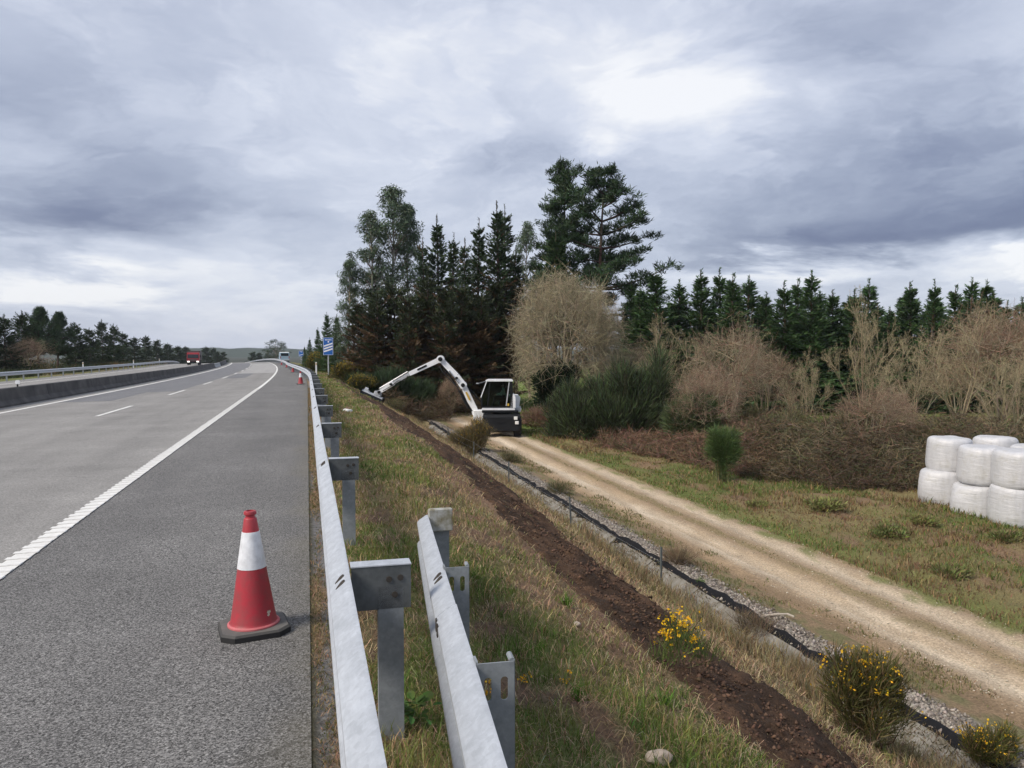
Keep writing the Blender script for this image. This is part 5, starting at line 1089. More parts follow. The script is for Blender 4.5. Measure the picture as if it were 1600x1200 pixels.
# the tall stand on the far side of the track
for i, (px, ty, d, v, wd) in enumerate(((545, 405, 64, 0, 0.95), (578, 330, 66, 1, 1.0), (612, 292, 67, 2, 1.05), (640, 318, 69, 0, 0.8))):
    place_tree('eucalyptus_tree', ORD[i]+' tall eucalyptus from the left at the edge of the tall stand', 'tree', EUC[v], px, ty, d, 'eucalyptus trees in the tall stand', wide=wd)
place_tree('eucalyptus_tree', 'thin eucalyptus showing between the dark pines and the big pines', 'tree', EUC[1], 825, 347, 70, wide=0.7)
pines = [(662, 372, 60, 0), (684, 338, 61, 1), (709, 366, 63, 2), (727, 372, 59, 3), (748, 343, 62, 0), (777, 316, 61, 1), (789, 322, 64, 2), (806, 385, 63, 3)]
for i, (px, ty, d, v) in enumerate(pines):
    place_tree('pine_tree', ORD[i]+' slender pine from the left between the eucalyptus and the big pines', 'tree', PIN[v], px, ty, d, 'slender pines in the tall stand')
under = [(560, 470, 57), (590, 450, 56), (618, 440, 57), (640, 455, 55), (668, 430, 58), (695, 450, 55), (722, 440, 57), (752, 455, 57), (775, 440, 60), (768, 480, 62)]
for i, (px, ty, d) in enumerate(under):
    place_tree('brown_pine_tree', ORD[i]+' brownish low pine from the left in the shade of the tall stand', 'tree', DPN[i % 3], px, ty, d, 'brownish understorey pines')
for i, (px, ty, d) in enumerate(((484, 528, 92), (497, 512, 82), (511, 488, 74), (527, 492, 68), (476, 541, 108))):
    place_tree('young_pine_tree', ['second smallest young pine left of the tall stand', 'middle one of the young pines stepping down left of the tall stand', 'pointed young pine behind the blue exit board', 'young pine between the exit board and the eucalyptus', 'smallest young pine, farthest left by the road'][i], 'tree', FIR[i % 4], px, ty, d, 'young pines left of the tall stand', wide=1.0)
place_tree('big_pine_tree', 'left one of the two tallest pines, with bushy dark crown', 'tree', BIG[0], 884, 253, 63, 'two tallest pines', wide=0.85)
place_tree('big_pine_tree', 'right one of the two tallest pines, with spreading layered branches', 'tree', BIG[1], 942, 260, 61, 'two tallest pines', wide=1.12)
HIGH = conifer(12, 2.4, 0.36, (0.036, 0.070, 0.024), nw=22, tuft=0.46, taper=0.6)
place_tree('fir_tree', 'broad green conifer at the foot of the two tallest pines', 'tree', HIGH, 868, 362, 60, wide=1.2)
place_tree('fir_tree', 'dark conifer low behind the round leafless tree', 'tree', FIR[2], 985, 440, 60, wide=1.2)
firs = [(1000, 442, 58), (1024, 420, 57), (1060, 438, 59), (1095, 424, 58), (1123, 420, 60), (1145, 428, 57), (1168, 432, 59), (1196, 458, 58), (1224, 440, 57), (1246, 436, 60), (1267, 424, 57), (1300, 455, 59), (1334, 452, 58), (1356, 436, 60), (1388, 480, 58), (1421, 443, 59), (1458, 438, 57), (1492, 446, 60), (1516, 434, 58), (1540, 440, 60), (1572, 470, 58), (1600, 474, 59)]
for i, (px, ty, d) in enumerate(firs):
    place_tree('fir_tree', ORD[i]+' spiky conifer from the left in the dark row behind the leafless shrubs', 'tree', FIR[i % 4], px, ty, d, 'dark conifers in a row', wide=float(rng.uniform(1.15, 1.6)))
back = [(1010+45*i, 456+9*(i % 3), 66) for i in range(14)]
for i, (px, ty, d) in enumerate(back):
    place_tree('fir_tree', ORD[i]+' low dark conifer from the left filling gaps behind the conifer row', 'tree', FIR[i % 4], px, ty, d, 'low conifers filling the gaps', wide=2.0)
# leafless trees
ROUND = dome_tree(4.0, 4.2, 4.4, 22, 7, 8, 8, (0.33, 0.285, 0.19), (0.26, 0.21, 0.14), 0.20, 1.2, -0.8)
BARE = [dome_tree(3.2, 3.4, 3.6, 13, 6, 6, 6, (0.33, 0.275, 0.185), (0.27, 0.235, 0.16), 0.14, 0.5, -0.25, 0.22), bare_tree(8, 8, (7, 6, 5, 4), 0.66, (0.33, 0.28, 0.175), (0.27, 0.23, 0.15), 0.10, 0.50, 0.32, 0.09), dome_tree(3.4, 2.9, 2.6, 13, 6, 6, 6, (0.30, 0.24, 0.165), (0.26, 0.22, 0.15), 0.13, 0.3, -0.25, 0.34)]
place_tree('bare_tree', 'round leafless tree with dense pale twigs above the dark evergreen bush', 'tree', ROUND, 884, 412, 50, wide=0.82)
for i, (px, ty, d, v, wd, lb) in enumerate((
    (1052, 486, 44, 1, 1.0, 'pale leafless tree just right of the round leafless tree'), (1140, 482, 41, 0, 0.95, 'broad reddish leafless tree behind the small round broom'), (1196, 530, 44, 2, 0.7, 'low reddish leafless tree right of the broad reddish one'),
    (1352, 446, 40, 1, 0.62, 'tall narrow pale leafless tree standing up before the conifers'),
    (1430, 515, 36, 1, 0.9, 'leafless tree behind the left stack of bales'), (1500, 470, 38, 1, 1.05, 'large leafless tree above the bales'), (1262, 540, 39, 1, 0.75, 'thin pale leafless shrub in the dark gap of the thicket'), (1565, 462, 40, 2, 1.0, 'reddish leafless tree reaching the right picture edge'), (1590, 520, 31, 1, 0.9, 'pale leafless tree right behind the bales'),
    (1100, 560, 37, 2, 0.8, 'twiggy leafless shrub above the pale green broom'), (995, 520, 50, 0, 0.8, 'leafless tree between the round tree and the dark conifers'), (705, 585, 52, 2, 0.6, 'small leafless tree in the shade behind the excavator arm'), (1375, 590, 31, 2, 0.9, 'sprawling pale shrub left of the bales'), (845, 560, 56, 1, 0.5, 'slim leafless tree behind the excavator cab'))):
    place_tree('bare_tree', lb, 'tree', BARE[v], px, ty, d, 'leafless trees in the thicket', wide=wd*0.92)
# shrubs beyond the track
def loc_at(px, d): p = at_depth(px, 600, d); return np.array([p[0], p[1], float(Hxy(p[0], p[1]))-0.03])
BR = (0.075, 0.105, 0.048)
l = [(-2.0, 0, 1.2, 1.5, 1.3, 1.5), (-0.6, 0.3, 1.9, 1.6, 1.4, 1.7), (1.0, 0, 2.1, 1.5, 1.4, 1.8), (2.2, 0.2, 2.0, 1.0, 1.2, 2.0), (0.2, -0.7, 1.2, 2.6, 1.0, 1.2), (-2.9, 0.4, 1.0, 0.8, 0.8, 1.6)]
place_shrub('broom_bush', 'large dark green broom bush on the far side of the track', 'bush', shrub(l, 26000, 0.55, 0.030, BR, (0.045, 0.045, 0.030), 0.9, 60), loc_at(962, 40), 1.0, -0.2)
place_shrub('broom_bush', 'pale green rounded bush at the right end of the large broom', 'bush', shrub([(0, 0, 1.3, 1.3, 1.1, 1.3), (0.7, 0, 1.8, 0.8, 0.8, 0.9)], 9000, 0.45, 0.034, (0.095, 0.125, 0.055), None, 0.5, 24), loc_at(1076, 37), 1.0, -0.2)
place_shrub('broom_bush', 'small round green broom standing alone before the brambles', 'bush', shrub([(0, 0, 1.75, 0.66, 0.64, 0.62), (0.05, 0, 1.35, 0.62, 0.6, 0.6), (-0.1, 0, 0.6, 0.24, 0.24, 0.5)], 8000, 0.36, 0.015, (0.085, 0.13, 0.045), None, 0.5, 26, stem_col=(0.14, 0.12, 0.06)), loc_at(1133, 27.5), 0.84)
place_shrub('evergreen_bush', 'very dark rounded evergreen bush below the round leafless tree', 'bush', shrub([(0, 0, 2.4, 1.2, 1.1, 1.4), (0.1, 0, 1.3, 1.1, 1.0, 1.1)], 15000, 0.28, 0.07, (0.022, 0.036, 0.017), None, 0.6, 24, leafy=True), loc_at(868, 48), 1.0)
l = [(-1.6, 0, 0.9, 1.4, 1.2, 1.2), (0.2, 0.2, 1.2, 1.5, 1.2, 1.4), (1.8, 0, 0.8, 1.2, 1.0, 1.0)]
place_shrub('broom_bush', 'dark green broom under the raised excavator arm', 'bush', shrub(l, 13000, 0.50, 0.034, (0.045, 0.070, 0.034), None, 0.9, 36), loc_at(608, 50), 1.0)
place_shrub('broom_bush', 'dark green broom behind the elbow of the excavator arm', 'bush', shrub(l, 9000, 0.50, 0.034, (0.040, 0.060, 0.030), None, 0.9, 36), loc_at(668, 54), 0.95)
place_shrub('gorse_bush', 'yellow flowering gorse just right of the exit board pole', 'bush', shrub([(0, 0, 0.7, 1.1, 0.9, 0.8), (1.1, 0, 0.6, 0.8, 0.8, 0.6)], 5000, 0.32, 0.03, (0.10, 0.095, 0.035), None, 0.8, 18, 800, (0.42, 0.29, 0.03), fsize=0.05), loc_at(540, 56), 1.0)
place_shrub('gorse_bush', 'smaller yellow gorse left of the exit board pole', 'bush', shrub([(0, 0, 0.7, 1.1, 0.9, 0.9)], 4000, 0.32, 0.03, (0.085, 0.085, 0.03), None, 0.8, 18, 700, (0.46, 0.32, 0.03), fsize=0.05), loc_at(497, 76), 1.1)
place_shrub('gorse_bush', 'yellow gorse close above the flail head', 'bush', shrub([(0, 0, 0.5, 0.9, 0.7, 0.5)], 3000, 0.28, 0.03, (0.10, 0.095, 0.035), None, 0.8, 12, 450, (0.44, 0.30, 0.03), fsize=0.045), loc_at(566, 49), 1.0)
for i, (px, d, sc, lb) in enumerate(((1205, 33, 0.9, 'olive green scrub above the bramble bank right of the small broom'), (1330, 32, 1.0, 'olive green scrub in the middle of the right thicket'), (1440, 30.5, 0.8, 'olive green scrub just left of and behind the bales'), (1010, 46, 1.1, 'olive green scrub behind the large broom'), (1160, 38, 0.9, 'olive green scrub under the broad reddish leafless tree'))):
    place_shrub('scrub_bush', lb, 'bush', shrub([(0, 0, 1.2, 1.5, 1.0, 1.0), (1.0, 0, 1.6, 0.9, 0.8, 0.9), (-1.2, 0, 0.9, 0.9, 0.8, 0.8)], 5000, 0.34, 0.028, (0.105, 0.105, 0.050), (0.14, 0.11, 0.07), 0.5, 26, leafy=(i % 2 == 0)), loc_at(px, d), sc)
# near gorse and dry bushes on the bank
def slope_loc(px, py): q, d = on_slope(px, py); return np.array([q[0], q[1], float(Hxy(q[0], q[1]))-0.02])
place_shrub('gorse_bush', 'dry grey-brown gorse on the bank left of the excavator', 'bush', shrub([(0, 0, 0.65, 0.75, 0.7, 0.75), (0.35, 0, 1.0, 0.5, 0.5, 0.75), (-0.55, 0, 0.5, 0.5, 0.5, 0.5)], 8000, 0.26, 0.013, (0.125, 0.105, 0.050), (0.19, 0.14, 0.075), 0.9, 26, 260, (0.5, 0.30, 0.03), fsize=0.04), slope_loc(735, 712), 1.0)
place_shrub('gorse_bush', 'gorse bush with yellow flowers on the ditch bank at the lower right', 'bush', shrub([(0, 0, 0.34, 0.30, 0.28, 0.34), (0.12, 0, 0.52, 0.20, 0.2, 0.22), (-0.1, 0.05, 0.48, 0.2, 0.2, 0.26)], 7000, 0.095, 0.006, (0.088, 0.088, 0.030), (0.16, 0.12, 0.06), 0.9, 26, 200, (0.60, 0.36, 0.02), fsize=0.020), slope_loc(1350, 1165), 1.3)
place_shrub('gorse_bush', 'spiky green gorse with few flowers in the lower right corner', 'bush', shrub([(0, 0, 0.20, 0.28, 0.22, 0.22), (-0.2, 0, 0.24, 0.14, 0.14, 0.22), (0.25, 0, 0.22, 0.14, 0.14, 0.2)], 3600, 0.10, 0.007, (0.095, 0.10, 0.030), (0.16, 0.12, 0.06), 0.9, 18, 130, (0.62, 0.38, 0.02), fsize=0.022), slope_loc(1545, 1195), 1.0)
place_shrub('broom_plant', 'yellow flowering broom plant on the edge of the dark soil strip', 'bush', shrub([(0, 0, 0.22, 0.16, 0.12, 0.22), (0.20, 0, 0.12, 0.12, 0.1, 0.12), (-0.16, 0, 0.12, 0.12, 0.1, 0.14)], 420, 0.17, 0.005, (0.10, 0.14, 0.04), None, 1.3, 18, 110, (0.72, 0.42, 0.015), fsize=0.022), slope_loc(1066, 1060), 1.0)
for i, (px, py, sc, lb) in enumerate(((640, 648, 1.0, 'dry scrubby bush on the bank right of the flail head'), (668, 655, 0.8, 'grey dry scrub between flail head and dry gorse'), (875, 772, 0.55, 'low dark scrub on the ditch edge beside the gravel'), (1060, 880, 0.5, 'brown dead scrub by the nearest fence post'), (800, 722, 0.6, 'green-grey scrub at the ditch below the excavator'), (615, 640, 0.8, 'small green scrub close to the flail head'), (1180, 990, 0.45, 'brown dead scrub over the concrete slabs'), (1262, 1075, 0.5, 'dry grassy scrub left of the flowering gorse'))):
    c = [(0.10, 0.085, 0.045), (0.14, 0.13, 0.085), (0.07, 0.08, 0.035), (0.15, 0.105, 0.07), (0.09, 0.10, 0.05), (0.085, 0.09, 0.04), (0.15, 0.11, 0.075), (0.20, 0.155, 0.08)][i]
    place_shrub('scrub_bush', lb, 'bush', shrub([(0, 0, 0.25, 0.75, 0.8, 0.38), (rng.uniform(-0.6, 0.6), rng.uniform(-0.6, 0.6), 0.3, 0.5, 0.5, 0.4)], 1500, 0.42, 0.009, c, (0.24, 0.185, 0.11), 0.7, 26), slope_loc(px, py), sc)
# weeds in the verge
def weed(n, L, w, c, lean=(0.3, 1.1)):
    z = np.zeros((n, 3)); z[:, :2] = rng.normal(0, 0.02, (n, 2)); return mk('leaves', [blades(z, L*rng.uniform(0.5, 1.2, n), w*rng.uniform(0.8, 1.2, n), rng.uniform(*lean, n), jit(c, n, 0.2))])
for i, (px, py, L, lb) in enumerate(((885, 958, 0.15, 'bright green grass tuft on the bank nearest the soil strip'), (840, 1008, 0.11, 'green leafy tuft left of the small pale stone'), (1030, 1035, 0.10, 'green tuft on the bank left of the yellow broom plant'), (905, 1095, 0.13, 'pale green weed between the yellow petals and bottom edge'), (1035, 1110, 0.13, 'green weed near the pale tan stone'), (740, 905, 0.12, 'green tuft behind the sloping rail end'), (1095, 915, 0.2, 'bright green tuft growing in the gravel by the ditch'))):
    o = obj('grass_tuft', weed(70, L, 0.009, (0.095, 0.18, 0.03)), M_BLADE, None, slope_loc(px, py)); tag(o, lb, 'plant', 'green tufts on the bank')
def dock():
    root = thing('leafy_weed', 'round leafed green weed at the foot of the nearest rail post', 'plant', (0.47, 3.55, float(H(3.55, 0.47)))); lm = []
    for v in range(4):
        aa = np.linspace(0, 2*np.pi, 9)[:-1]; w_ = 0.5+0.12*v; V = [(0, 0, 0.0)]+[(0.5+0.5*np.cos(q), w_*0.5*np.sin(q), 0.12*np.sin(q)**2-0.1*(0.5+0.5*np.cos(q))**2) for q in aa]
        lm.append(mesh_np('leaf', np.array(V), np.array([[0, 1+i, 1+(i+1) % 8] for i in range(8)]), jit((0.07+0.01*v, 0.16, 0.04), 9, 0.05), None, True)); lm[-1].materials.append(M_BLADE)
    for q in range(46):
        r_ = abs(rng.normal(0, 0.055)); az = rng.uniform(0, 6.28); obj('leaf', lm[q % 4], None, root, (r_*math.cos(az), r_*math.sin(az), rng.uniform(0.01, 0.12)), (rng.normal(0, 0.3), rng.uniform(-0.7, 0.2), az+rng.normal(0, 0.5)), float(rng.uniform(0.035, 0.065)))
    n = 60; pp = np.array([slope_loc(px, py) for px, py in ((820, 1055), (765, 1060), (880, 1052), (886, 1056), (874, 1058), (764, 1078), (828, 1052), (890, 1050))]); k = rng.integers(0, 8, n); c = pp[k]+np.append(rng.normal(0, 0.012, 2), 0.05)+rng.normal(0, 0.012, (n, 3))
    stuff(obj('flower_petals', mk('flower_petals', [leaf(c, sph(n), np.full(n, 0.018), np.full(n, 0.013), jit((0.75, 0.42, 0.02), n, 0.15))]), M_PETAL), 'scattered small yellow flowers in the verge grass', 'flowers')
dock()

# ---- brambles: one tangled mass
def brambles():
    n = 60000; px = rng.uniform(935, 1640, n); d0 = np.interp(px, [935, 1000, 1140, 1300, 1450, 1640], [36.5, 34.0, 29.0, 26.0, 25.6, 25.0]); d = d0+rng.uniform(0, 1, n)**1.2*9.0
    p = CP+d[:, None]*(CF[None]+((px-800)/FPX)[:, None]*CR[None]); s, t = rc_inv(p[:, 0], p[:, 1]); g = H(s, t); top = (0.55+1.35*sstep(px, 1050, 1250))*sstep(d-d0, -0.6, 3.5)*(0.55+0.9*fbm(p[:, 0]*0.5, p[:, 1]*0.5, 950, 3))+0.12
    z = g+top*rng.uniform(0, 1, n)**0.6; c = np.stack([p[:, 0], p[:, 1], z], 1); dd = np.stack([rng.normal(0, 1, n), rng.normal(0, 1, n), rng.normal(0.15, 0.7, n)], 1)
    a = fbm(p[:, 0]*0.6, p[:, 1]*0.6, 960, 3); redw = (1-sstep(px, 1120, 1240))*0.9
    cc = mixc(np.array([0.085, 0.060, 0.040]), np.array([0.135, 0.108, 0.066]), sstep(a, 0.4, 0.6)); cc = mixc(cc, np.array([0.165, 0.100, 0.068]), np.clip(redw, 0, 1)); cc = mixc(cc, np.array([0.06, 0.07, 0.03]), (rng.uniform(0, 1, n) < 0.16).astype(float))
    stuff(obj('brambles', mk('brambles', [shoots(c, dd, rng.uniform(0.25, 0.65, n), rng.uniform(0.010, 0.024, n), jit(cc, n, 0.28), -0.35)]), M_TWIG), 'tangled brown bramble bank below the leafless trees', 'brambles')
    n = 26000; px = rng.uniform(480, 830, n); d = rng.uniform(47, 58, n); p = CP+d[:, None]*(CF[None]+((px-800)/FPX)[:, None]*CR[None]); keep = ~((px > 705) & (d < 52)) & ~((px > 800)); p = p[keep]; n = len(p); s, t = rc_inv(p[:, 0], p[:, 1]); k2 = t > 4.6; p = p[k2]; s = s[k2]; t = t[k2]; n = len(p)
    z = H(s, t)+rng.uniform(0, 1, n)*(0.5+1.3*fbm(p[:, 0]*0.4, p[:, 1]*0.4, 970, 3)); c = np.stack([p[:, 0], p[:, 1], z], 1)
    stuff(obj('undergrowth', mk('undergrowth', [shoots(c, np.stack([rng.normal(0, 1, n), rng.normal(0, 1, n), rng.normal(0.4, 0.7, n)], 1), rng.uniform(0.3, 0.8, n), rng.uniform(0.015, 0.035, n), jit((0.085, 0.062, 0.038), n, 0.3), -0.2)]), M_TWIG), 'dark brown undergrowth at the foot of the tall stand', 'undergrowth')
brambles()
place_shrub('bramble_clump', 'rounded pinkish brown bramble clump right of the excavator', 'bush', shrub([(0, 0, 0.5, 1.3, 0.9, 0.65), (0.8, 0, 0.5, 0.9, 0.8, 0.6)], 5000, 0.4, 0.022, (0.22, 0.14, 0.10), None, 0.4, 20), loc_at(842, 46), 1.0)

# ---- left side trees
LPN = [conifer(7, 2.2, 0.03, (0.034, 0.056, 0.022), nw=20, tuft=0.42, taper=0.6) for _ in range(3)]
RND = eucalyptus(9, 3.6, 0.15, (0.050, 0.075, 0.048), 90, 90, True)
OPN = big_pine(9, 3.6, 1.0, 0.35)
left = [(-30, 488, 78, 'fir', 1.3), (8, 492, 80, 'fir', 1.2), (36, 486, 88, 'fir', 1.0), (62, 478, 94, 'open', 0.8), (92, 486, 102, 'open', 0.75), (118, 505, 110, 'fir', 1.3), (140, 512, 116, 'fir', 1.3), (160, 500, 122, 'fir', 1.0), (178, 506, 132, 'fir', 1.0), (192, 518, 140, 'fir', 1.3), (210, 526, 150, 'fir', 1.5), (228, 524, 165, 'fir', 1.4), (246, 530, 185, 'fir', 1.6), (262, 536, 205, 'fir', 1.8), (278, 540, 230, 'fir', 1.9), (290, 541, 250, 'fir', 1.9), (322, 541, 300, 'fir', 1.7), (334, 543, 310, 'fir', 1.6)]
for i, (px, ty, d, kd, wd) in enumerate(left):
    place_tree('roadside_pine_tree' if kd == 'fir' else 'open_pine_tree', ORD[i]+' tree from the left in the row beyond the left guard rail', 'tree', LPN[i % 3] if kd == 'fir' else OPN, px, ty, d, 'trees beyond the left guard rail', wide=wd)
place_tree('eucalyptus_tree', 'lone rounded tree far away at the end of the road', 'tree', RND, 432, 530, 270, wide=1.15)
for i, (px, ty, d) in enumerate(((395, 549, 330), (405, 550, 340), (418, 551, 330), (349, 549, 300), (340, 549, 290))):
    place_tree('far_tree', ['low far tree left of the lone rounded tree', 'second low far tree beside the lone rounded tree', 'low far tree touching the lone rounded tree', 'far small tree at the end of the left row', 'far tree right of the red truck'][i], 'tree', LPN[i % 3], px, ty, d, 'far trees at the end of the road', wide=1.6)
place_tree('bare_tree', 'brown leafless tree beyond the left guard rail at the picture edge', 'tree', BARE[2], 42, 522, 82, wide=1.1)
def left_scrub():
    n = 34000; s = rng.uniform(34, 300, n); t = -24.5-rng.uniform(0, 1, n)**1.4*16; x, y = rc(s, t); z = H(s, t)+rng.uniform(0, 1, n)*(0.5+2.2*sstep(-t, 24, 34)*fbm(s*0.13, t*0.3, 980, 3)); a = fbm(s*0.12, t*0.25, 985, 3)
    cc = mixc(np.array([0.045, 0.060, 0.026]), np.array([0.16, 0.105, 0.045]), sstep(a, 0.48, 0.66))
    stuff(obj('roadside_scrub', mk('roadside_scrub', [shoots(np.stack([x, y, z], 1), sph(n)*0.7+UP*0.8, rng.uniform(0.3, 0.8, n), rng.uniform(0.03, 0.08, n), jit(cc, n, 0.25))]), M_BLADE), 'low green and rusty scrub beyond the left guard rail', 'scrub')
left_scrub()

# ---- grass
def grass(name, label, n, smin, smax, tmin, tmax, cf, hf, wk, lean, keepf=None, pw=1.0, lift=-0.008):
    u = rng.uniform(0, 1, n); s = smin*(smax/smin)**(u**pw); t = rng.uniform(tmin, tmax, n)
    if keepf is not None: k = keepf(s, t); s, t = s[k], t[k]; n = len(s)
    x, y = rc(s, t); b = np.stack([x, y, H(s, t)+lift], 1); d = np.hypot(x, y)
    stuff(obj(name, mk(name, [blades(b, hf(s, t, n), wk*(0.6+d/6.0)*rng.uniform(0.7, 1.3, n), rng.uniform(*lean, n), cf(s, t, n))]), M_BLADE), label, 'grass')
def off_strip(s, t): return np.abs(t-strip_t(s)+0.16*sstep(s, 9, 22)) > 0.80+0.24*sstep(s, 9, 22)+0.08*rng.normal(0, 1, len(s))
def g_col(s, t, n):
    a = fbm(t*0.9, s*0.7, 21, 4); b = fbm(t*3, s*2.4, 61, 3); r = rng.uniform(0, 1, n); dry = np.clip(sstep(a, 0.44, 0.62)*0.62*(0.35+0.65*sstep(t, 0.8, 2.4))+0.12+0.35*sstep(t, strip_t(s)+0.6, strip_t(s)+1.1), 0, 0.95)
    g = mixc(np.array([0.10, 0.155, 0.032]), np.array([0.175, 0.20, 0.055]), sstep(b, 0.35, 0.65)); st = mixc(np.array([0.40, 0.31, 0.17]), np.array([0.24, 0.15, 0.08]), rng.uniform(0, 1, n)**2)
    return jit(np.where((r < dry)[:, None], st, g), n, 0.22)
def g_h(s, t, n): return (0.028+0.085*fbm(t*1.6, s*1.3, 45, 3)**1.5*1.6)*rng.uniform(0.5, 1.5, n)*(1+0.5*sstep(t, 4, 6))
def g_keep(s, t): return off_strip(s, t) & (rng.uniform(0, 1, len(s)) > 0.65*sstep(t, strip_t(s)+0.6, strip_t(s)+1.0)*(1-sstep(t, 5.3, 5.9))) & (rng.uniform(0, 1, len(s)) > 0.75*sstep(fbm(t*0.6, s*0.25, 57, 3), 0.52, 0.62)*sstep(t, 1.3, 2.2)) & (fbm(t*2.7, s*2.2, 33, 4) < 0.50+0.17*rng.uniform(0, 1, len(s)))
grass('verge_grass', 'mixed green and dry grass on the verge and bank', 210000, 1.3, 46, 0.27, T_DN, g_col, g_h, 0.0040, (0.15, 1.1), g_keep)
grass('verge_far_grass', 'far verge grass along the bend', 24000, 40, 130, 0.3, 6.0, g_col, g_h, 0.0040, (0.15, 1.0), None)
def d_col(s, t, n): return jit(mixc(np.array([0.46, 0.36, 0.215]), np.array([0.17, 0.105, 0.062]), rng.uniform(0, 1, n)**1.2), n, 0.2)
grass('dead_grass', 'dead straw lying over the bank', 110000, 1.3, 40, 0.22, T_DN, d_col, lambda s, t, n: rng.uniform(0.04, 0.17, n), 0.0034, (1.1, 1.75), off_strip)
grass('rail_litter', 'dry litter and moss along the concrete edge under the rail', 34000, 1.3, 40, 0.01, 0.32, lambda s, t, n: jit(mixc(np.array([0.28, 0.19, 0.11]), np.array([0.10, 0.105, 0.03]), (rng.uniform(0, 1, n) < 0.35).astype(float)), n, 0.25), lambda s, t, n: rng.uniform(0.02, 0.08, n), 0.0036, (0.9, 1.75), lambda s, t: fbm(t*6+2, s*0.9, 71, 3)+0.25*rng.uniform(0, 1, len(s)) > 0.52)
grass('soil_edge_straw', 'torn straw and roots along the edge of the scraped soil', 26000, 2.0, 42, 3.4, 5.2, d_col, lambda s, t, n: rng.uniform(0.06, 0.24, n), 0.0036, (0.7, 1.7), lambda s, t: np.abs(t-strip_t(s)-0.98) < 0.22+0.25*rng.uniform(0, 1, len(s)))
def f_col(s, t, n):
    a = fbm(t*0.35, s*0.3, 101, 4); r = rng.uniform(0, 1, n); dry = np.clip(0.48+0.45*(1-sstep(a, 0.40, 0.60))-0.4*sstep(s, 38, 48), 0, 1)
    return jit(np.where((r < dry)[:, None], mixc(np.array([0.27, 0.205, 0.095]), np.array([0.16, 0.095, 0.06]), r*1.2), mixc(np.array([0.075, 0.12, 0.026]), np.array([0.13, 0.17, 0.04]), rng.uniform(0, 1, n))), n, 0.22)
grass('field_grass', 'rough grass in the field beyond the track', 95000, 7.0, 48, T_TR1-0.1, 24, f_col, lambda s, t, n: (0.05+0.30*fbm(t*0.8, s*0.8, 145, 3)**2)*rng.uniform(0.5, 1.4, n), 0.0050, (0.2, 1.3), lambda s, t: fbm(t*0.9, s*0.9, 147, 3)+0.25*rng.uniform(0, 1, len(s)) > 0.42, 0.8)
grass('meadow_grass', 'bright green meadow grass behind the excavator', 40000, 40, 130, 8.4, 40, lambda s, t, n: jit((0.115, 0.175, 0.04), n, 0.2), lambda s, t, n: rng.uniform(0.05, 0.15, n), 0.0060, (0.2, 1.0), lambda s, t: ~((t < 11.3) & (s < 50)))
grass('track_edge_grass', 'short grass on the crown and edges of the track', 26000, 5.0, 46, 8.4, T_TR1+0.3, lambda s, t, n: jit(mixc(np.array([0.20, 0.165, 0.075]), np.array([0.11, 0.14, 0.035]), rng.uniform(0, 1, n)), n, 0.2), lambda s, t, n: rng.uniform(0.015, 0.06, n), 0.0050, (0.3, 1.3), lambda s, t: (np.exp(-((t-10.05)/0.25)**2)*0.5+sstep(t, 11.0, 11.4)+0.5*(1-sstep(t, 8.4, 8.8))+0.4*(fbm(t*3.5, s*2.6, 93, 4)-0.5) > rng.uniform(0.2, 0.9, len(s))))
grass('ditch_grass', 'dry tall grass along the ditch banks', 60000, 4.0, 44, 5.4, 6.95, lambda s, t, n: jit(mixc(np.array([0.33, 0.26, 0.15]), np.array([0.15, 0.12, 0.06]), rng.uniform(0, 1, n)**1.4), n, 0.2), lambda s, t, n: rng.uniform(0.08, 0.40, n)*fbm(t*2, s*0.8, 155, 3)*1.5, 0.0042, (0.15, 1.0), lambda s, t: fbm(t*1.2, s*0.8, 157, 3)+0.22*rng.uniform(0, 1, len(s))-0.16*sstep(t, 6.35, 6.6)+0.10*(1-sstep(s, 6, 9)) > 0.48)

grass('ditch_debris', 'dead leaves and straw lying in the concrete ditch', 26000, 4.0, 44, 6.25, 7.12, lambda s, t, n: jit(mixc(np.array([0.22, 0.165, 0.095]), np.array([0.085, 0.07, 0.04]), rng.uniform(0, 1, n)), n, 0.25), lambda s, t, n: rng.uniform(0.03, 0.14, n), 0.0050, (1.2, 1.8), lambda s, t: fbm(t*2.2, s*0.9, 163, 4)+0.2*rng.uniform(0, 1, len(s))-0.06*sstep(t, 6.5, 7.0) > 0.48, 1.0, 0.022)
grass('gravel_edge_weeds', 'patchy short weeds between the gravel and the track', 22000, 4.5, 44, 7.65, 8.9, lambda s, t, n: jit(mixc(np.array([0.21, 0.165, 0.085]), np.array([0.10, 0.13, 0.035]), rng.uniform(0, 1, n)), n, 0.22), lambda s, t, n: rng.uniform(0.02, 0.11, n), 0.0046, (0.2, 1.4), lambda s, t: fbm(t*1.6, s*0.9, 171, 4)+0.16*rng.uniform(0, 1, len(s)) > 0.60)
grass('soil_straw', 'scattered straw on the scraped soil', 5000, 2.0, 40, 2.4, 4.6, d_col, lambda s, t, n: rng.uniform(0.04, 0.14, n), 0.0030, (1.3, 1.8), lambda s, t: np.abs(t-strip_t(s)) < 0.85)
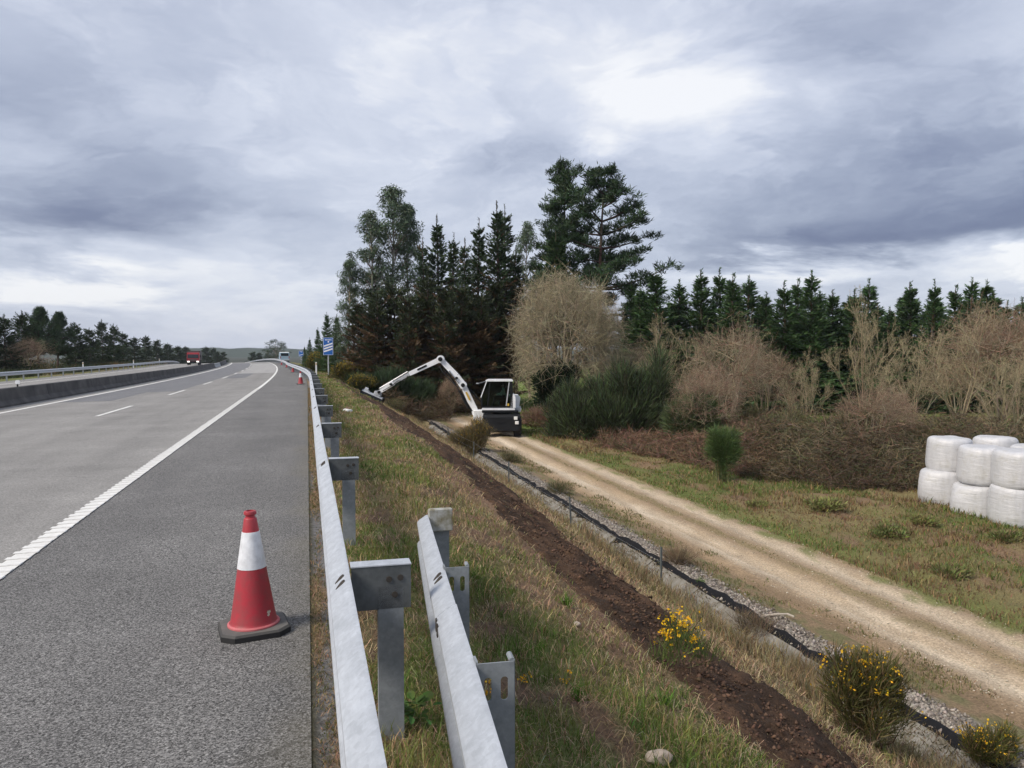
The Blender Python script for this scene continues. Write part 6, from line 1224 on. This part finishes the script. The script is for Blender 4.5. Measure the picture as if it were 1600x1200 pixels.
for i, (px, py, sc, lb) in enumerate(((1290, 800, 1.0, 'yellow-green weed clump in the field left of the bales'), (1385, 835, 0.9, 'green weed clump in the field just before the bales'), (1445, 822, 0.7, 'green weed clump at the foot of the leftmost bales'), (1570, 850, 0.8, 'green weed clump before the bales at the right picture edge'), (1180, 790, 0.7, 'low weed clump on the field edge below the small broom'), (1480, 900, 0.8, 'low weed clump in the field between bales and track'))):
    place_shrub('weed_clump', lb, 'plant', shrub([(0, 0, 0.12, 0.55, 0.45, 0.18), (0.4, 0.1, 0.12, 0.3, 0.3, 0.16)], 1500, 0.14, 0.035, (0.20, 0.215, 0.075) if i % 2 == 0 else (0.15, 0.175, 0.06), (0.22, 0.17, 0.09), 0.6, 8, leafy=True), slope_loc(px, py), sc)
# ---- gravel and clods
def pebbles(name, label, s, t, size, col, lift=0.3, up=0.0):
    n = len(s); x, y = rc(s, t); b = np.stack([x, y, H(s, t)+size*lift+up*(1+0.9*(s < 10))], 1); o8 = np.array([[1, 0, 0], [0, 1, 0], [-1, 0, 0], [0, -1, 0], [0, 0, 1], [0, 0, -1]], float)
    q = o8[None]*size[:, None, None]*rng.uniform(0.55, 1.25, (n, 6, 1)); a = rng.uniform(0, 6.28, n); c_, s_ = np.cos(a)[:, None], np.sin(a)[:, None]; q = np.stack([q[..., 0]*c_-q[..., 1]*s_, q[..., 0]*s_+q[..., 1]*c_, q[..., 2]*0.75], -1)+rng.normal(0, 0.18, (n, 6, 3))*size[:, None, None]
    V = (b[:, None]+q).reshape(-1, 3); f = np.array([[0, 1, 4], [1, 2, 4], [2, 3, 4], [3, 0, 4], [1, 0, 5], [2, 1, 5], [3, 2, 5], [0, 3, 5]]); F = ((np.arange(n)*6)[:, None, None]+f[None]).reshape(-1, 3)
    stuff(obj(name, mesh_np(name, V, F, np.repeat(col, 6, 0)), M_STONE), label, name.split('_')[0])
n = 17000; s = 4.5*(46/4.5)**rng.uniform(0, 1, n); t = 7.14+0.80*rng.beta(1.3, 3.0, n); pebbles('gravel', 'pale loose gravel between the ditch membrane and the track', s, t, rng.uniform(0.012, 0.042, n), jit(mixc(np.array([0.36, 0.32, 0.28]), np.array([0.13, 0.11, 0.09]), rng.uniform(0, 1, n)), n, 0.2, 0.02))
n = 14000; s = 2.5*(46/2.5)**rng.uniform(0, 1, n); t = strip_t(s)+rng.normal(0.08, 0.40, n); pebbles('clods', 'loose clods of dark earth on the scraped strip', s, t, 0.004+0.022*rng.uniform(0, 1, n)**3, jit(mixc(np.array([0.060, 0.036, 0.026]), np.array([0.12, 0.072, 0.048]), rng.uniform(0, 1, n)), n, 0.25, 0.03), 0.9, 0.03)
n = 5000; s = 5.0*(42/5)**rng.uniform(0, 1, n); t = rng.choice([9.2, 10.7], n)+rng.normal(0, 0.35, n); pebbles('track_stones', 'small stones in the ruts of the track', s, t, rng.uniform(0.006, 0.02, n), jit((0.48, 0.42, 0.33), n, 0.2, 0.02))
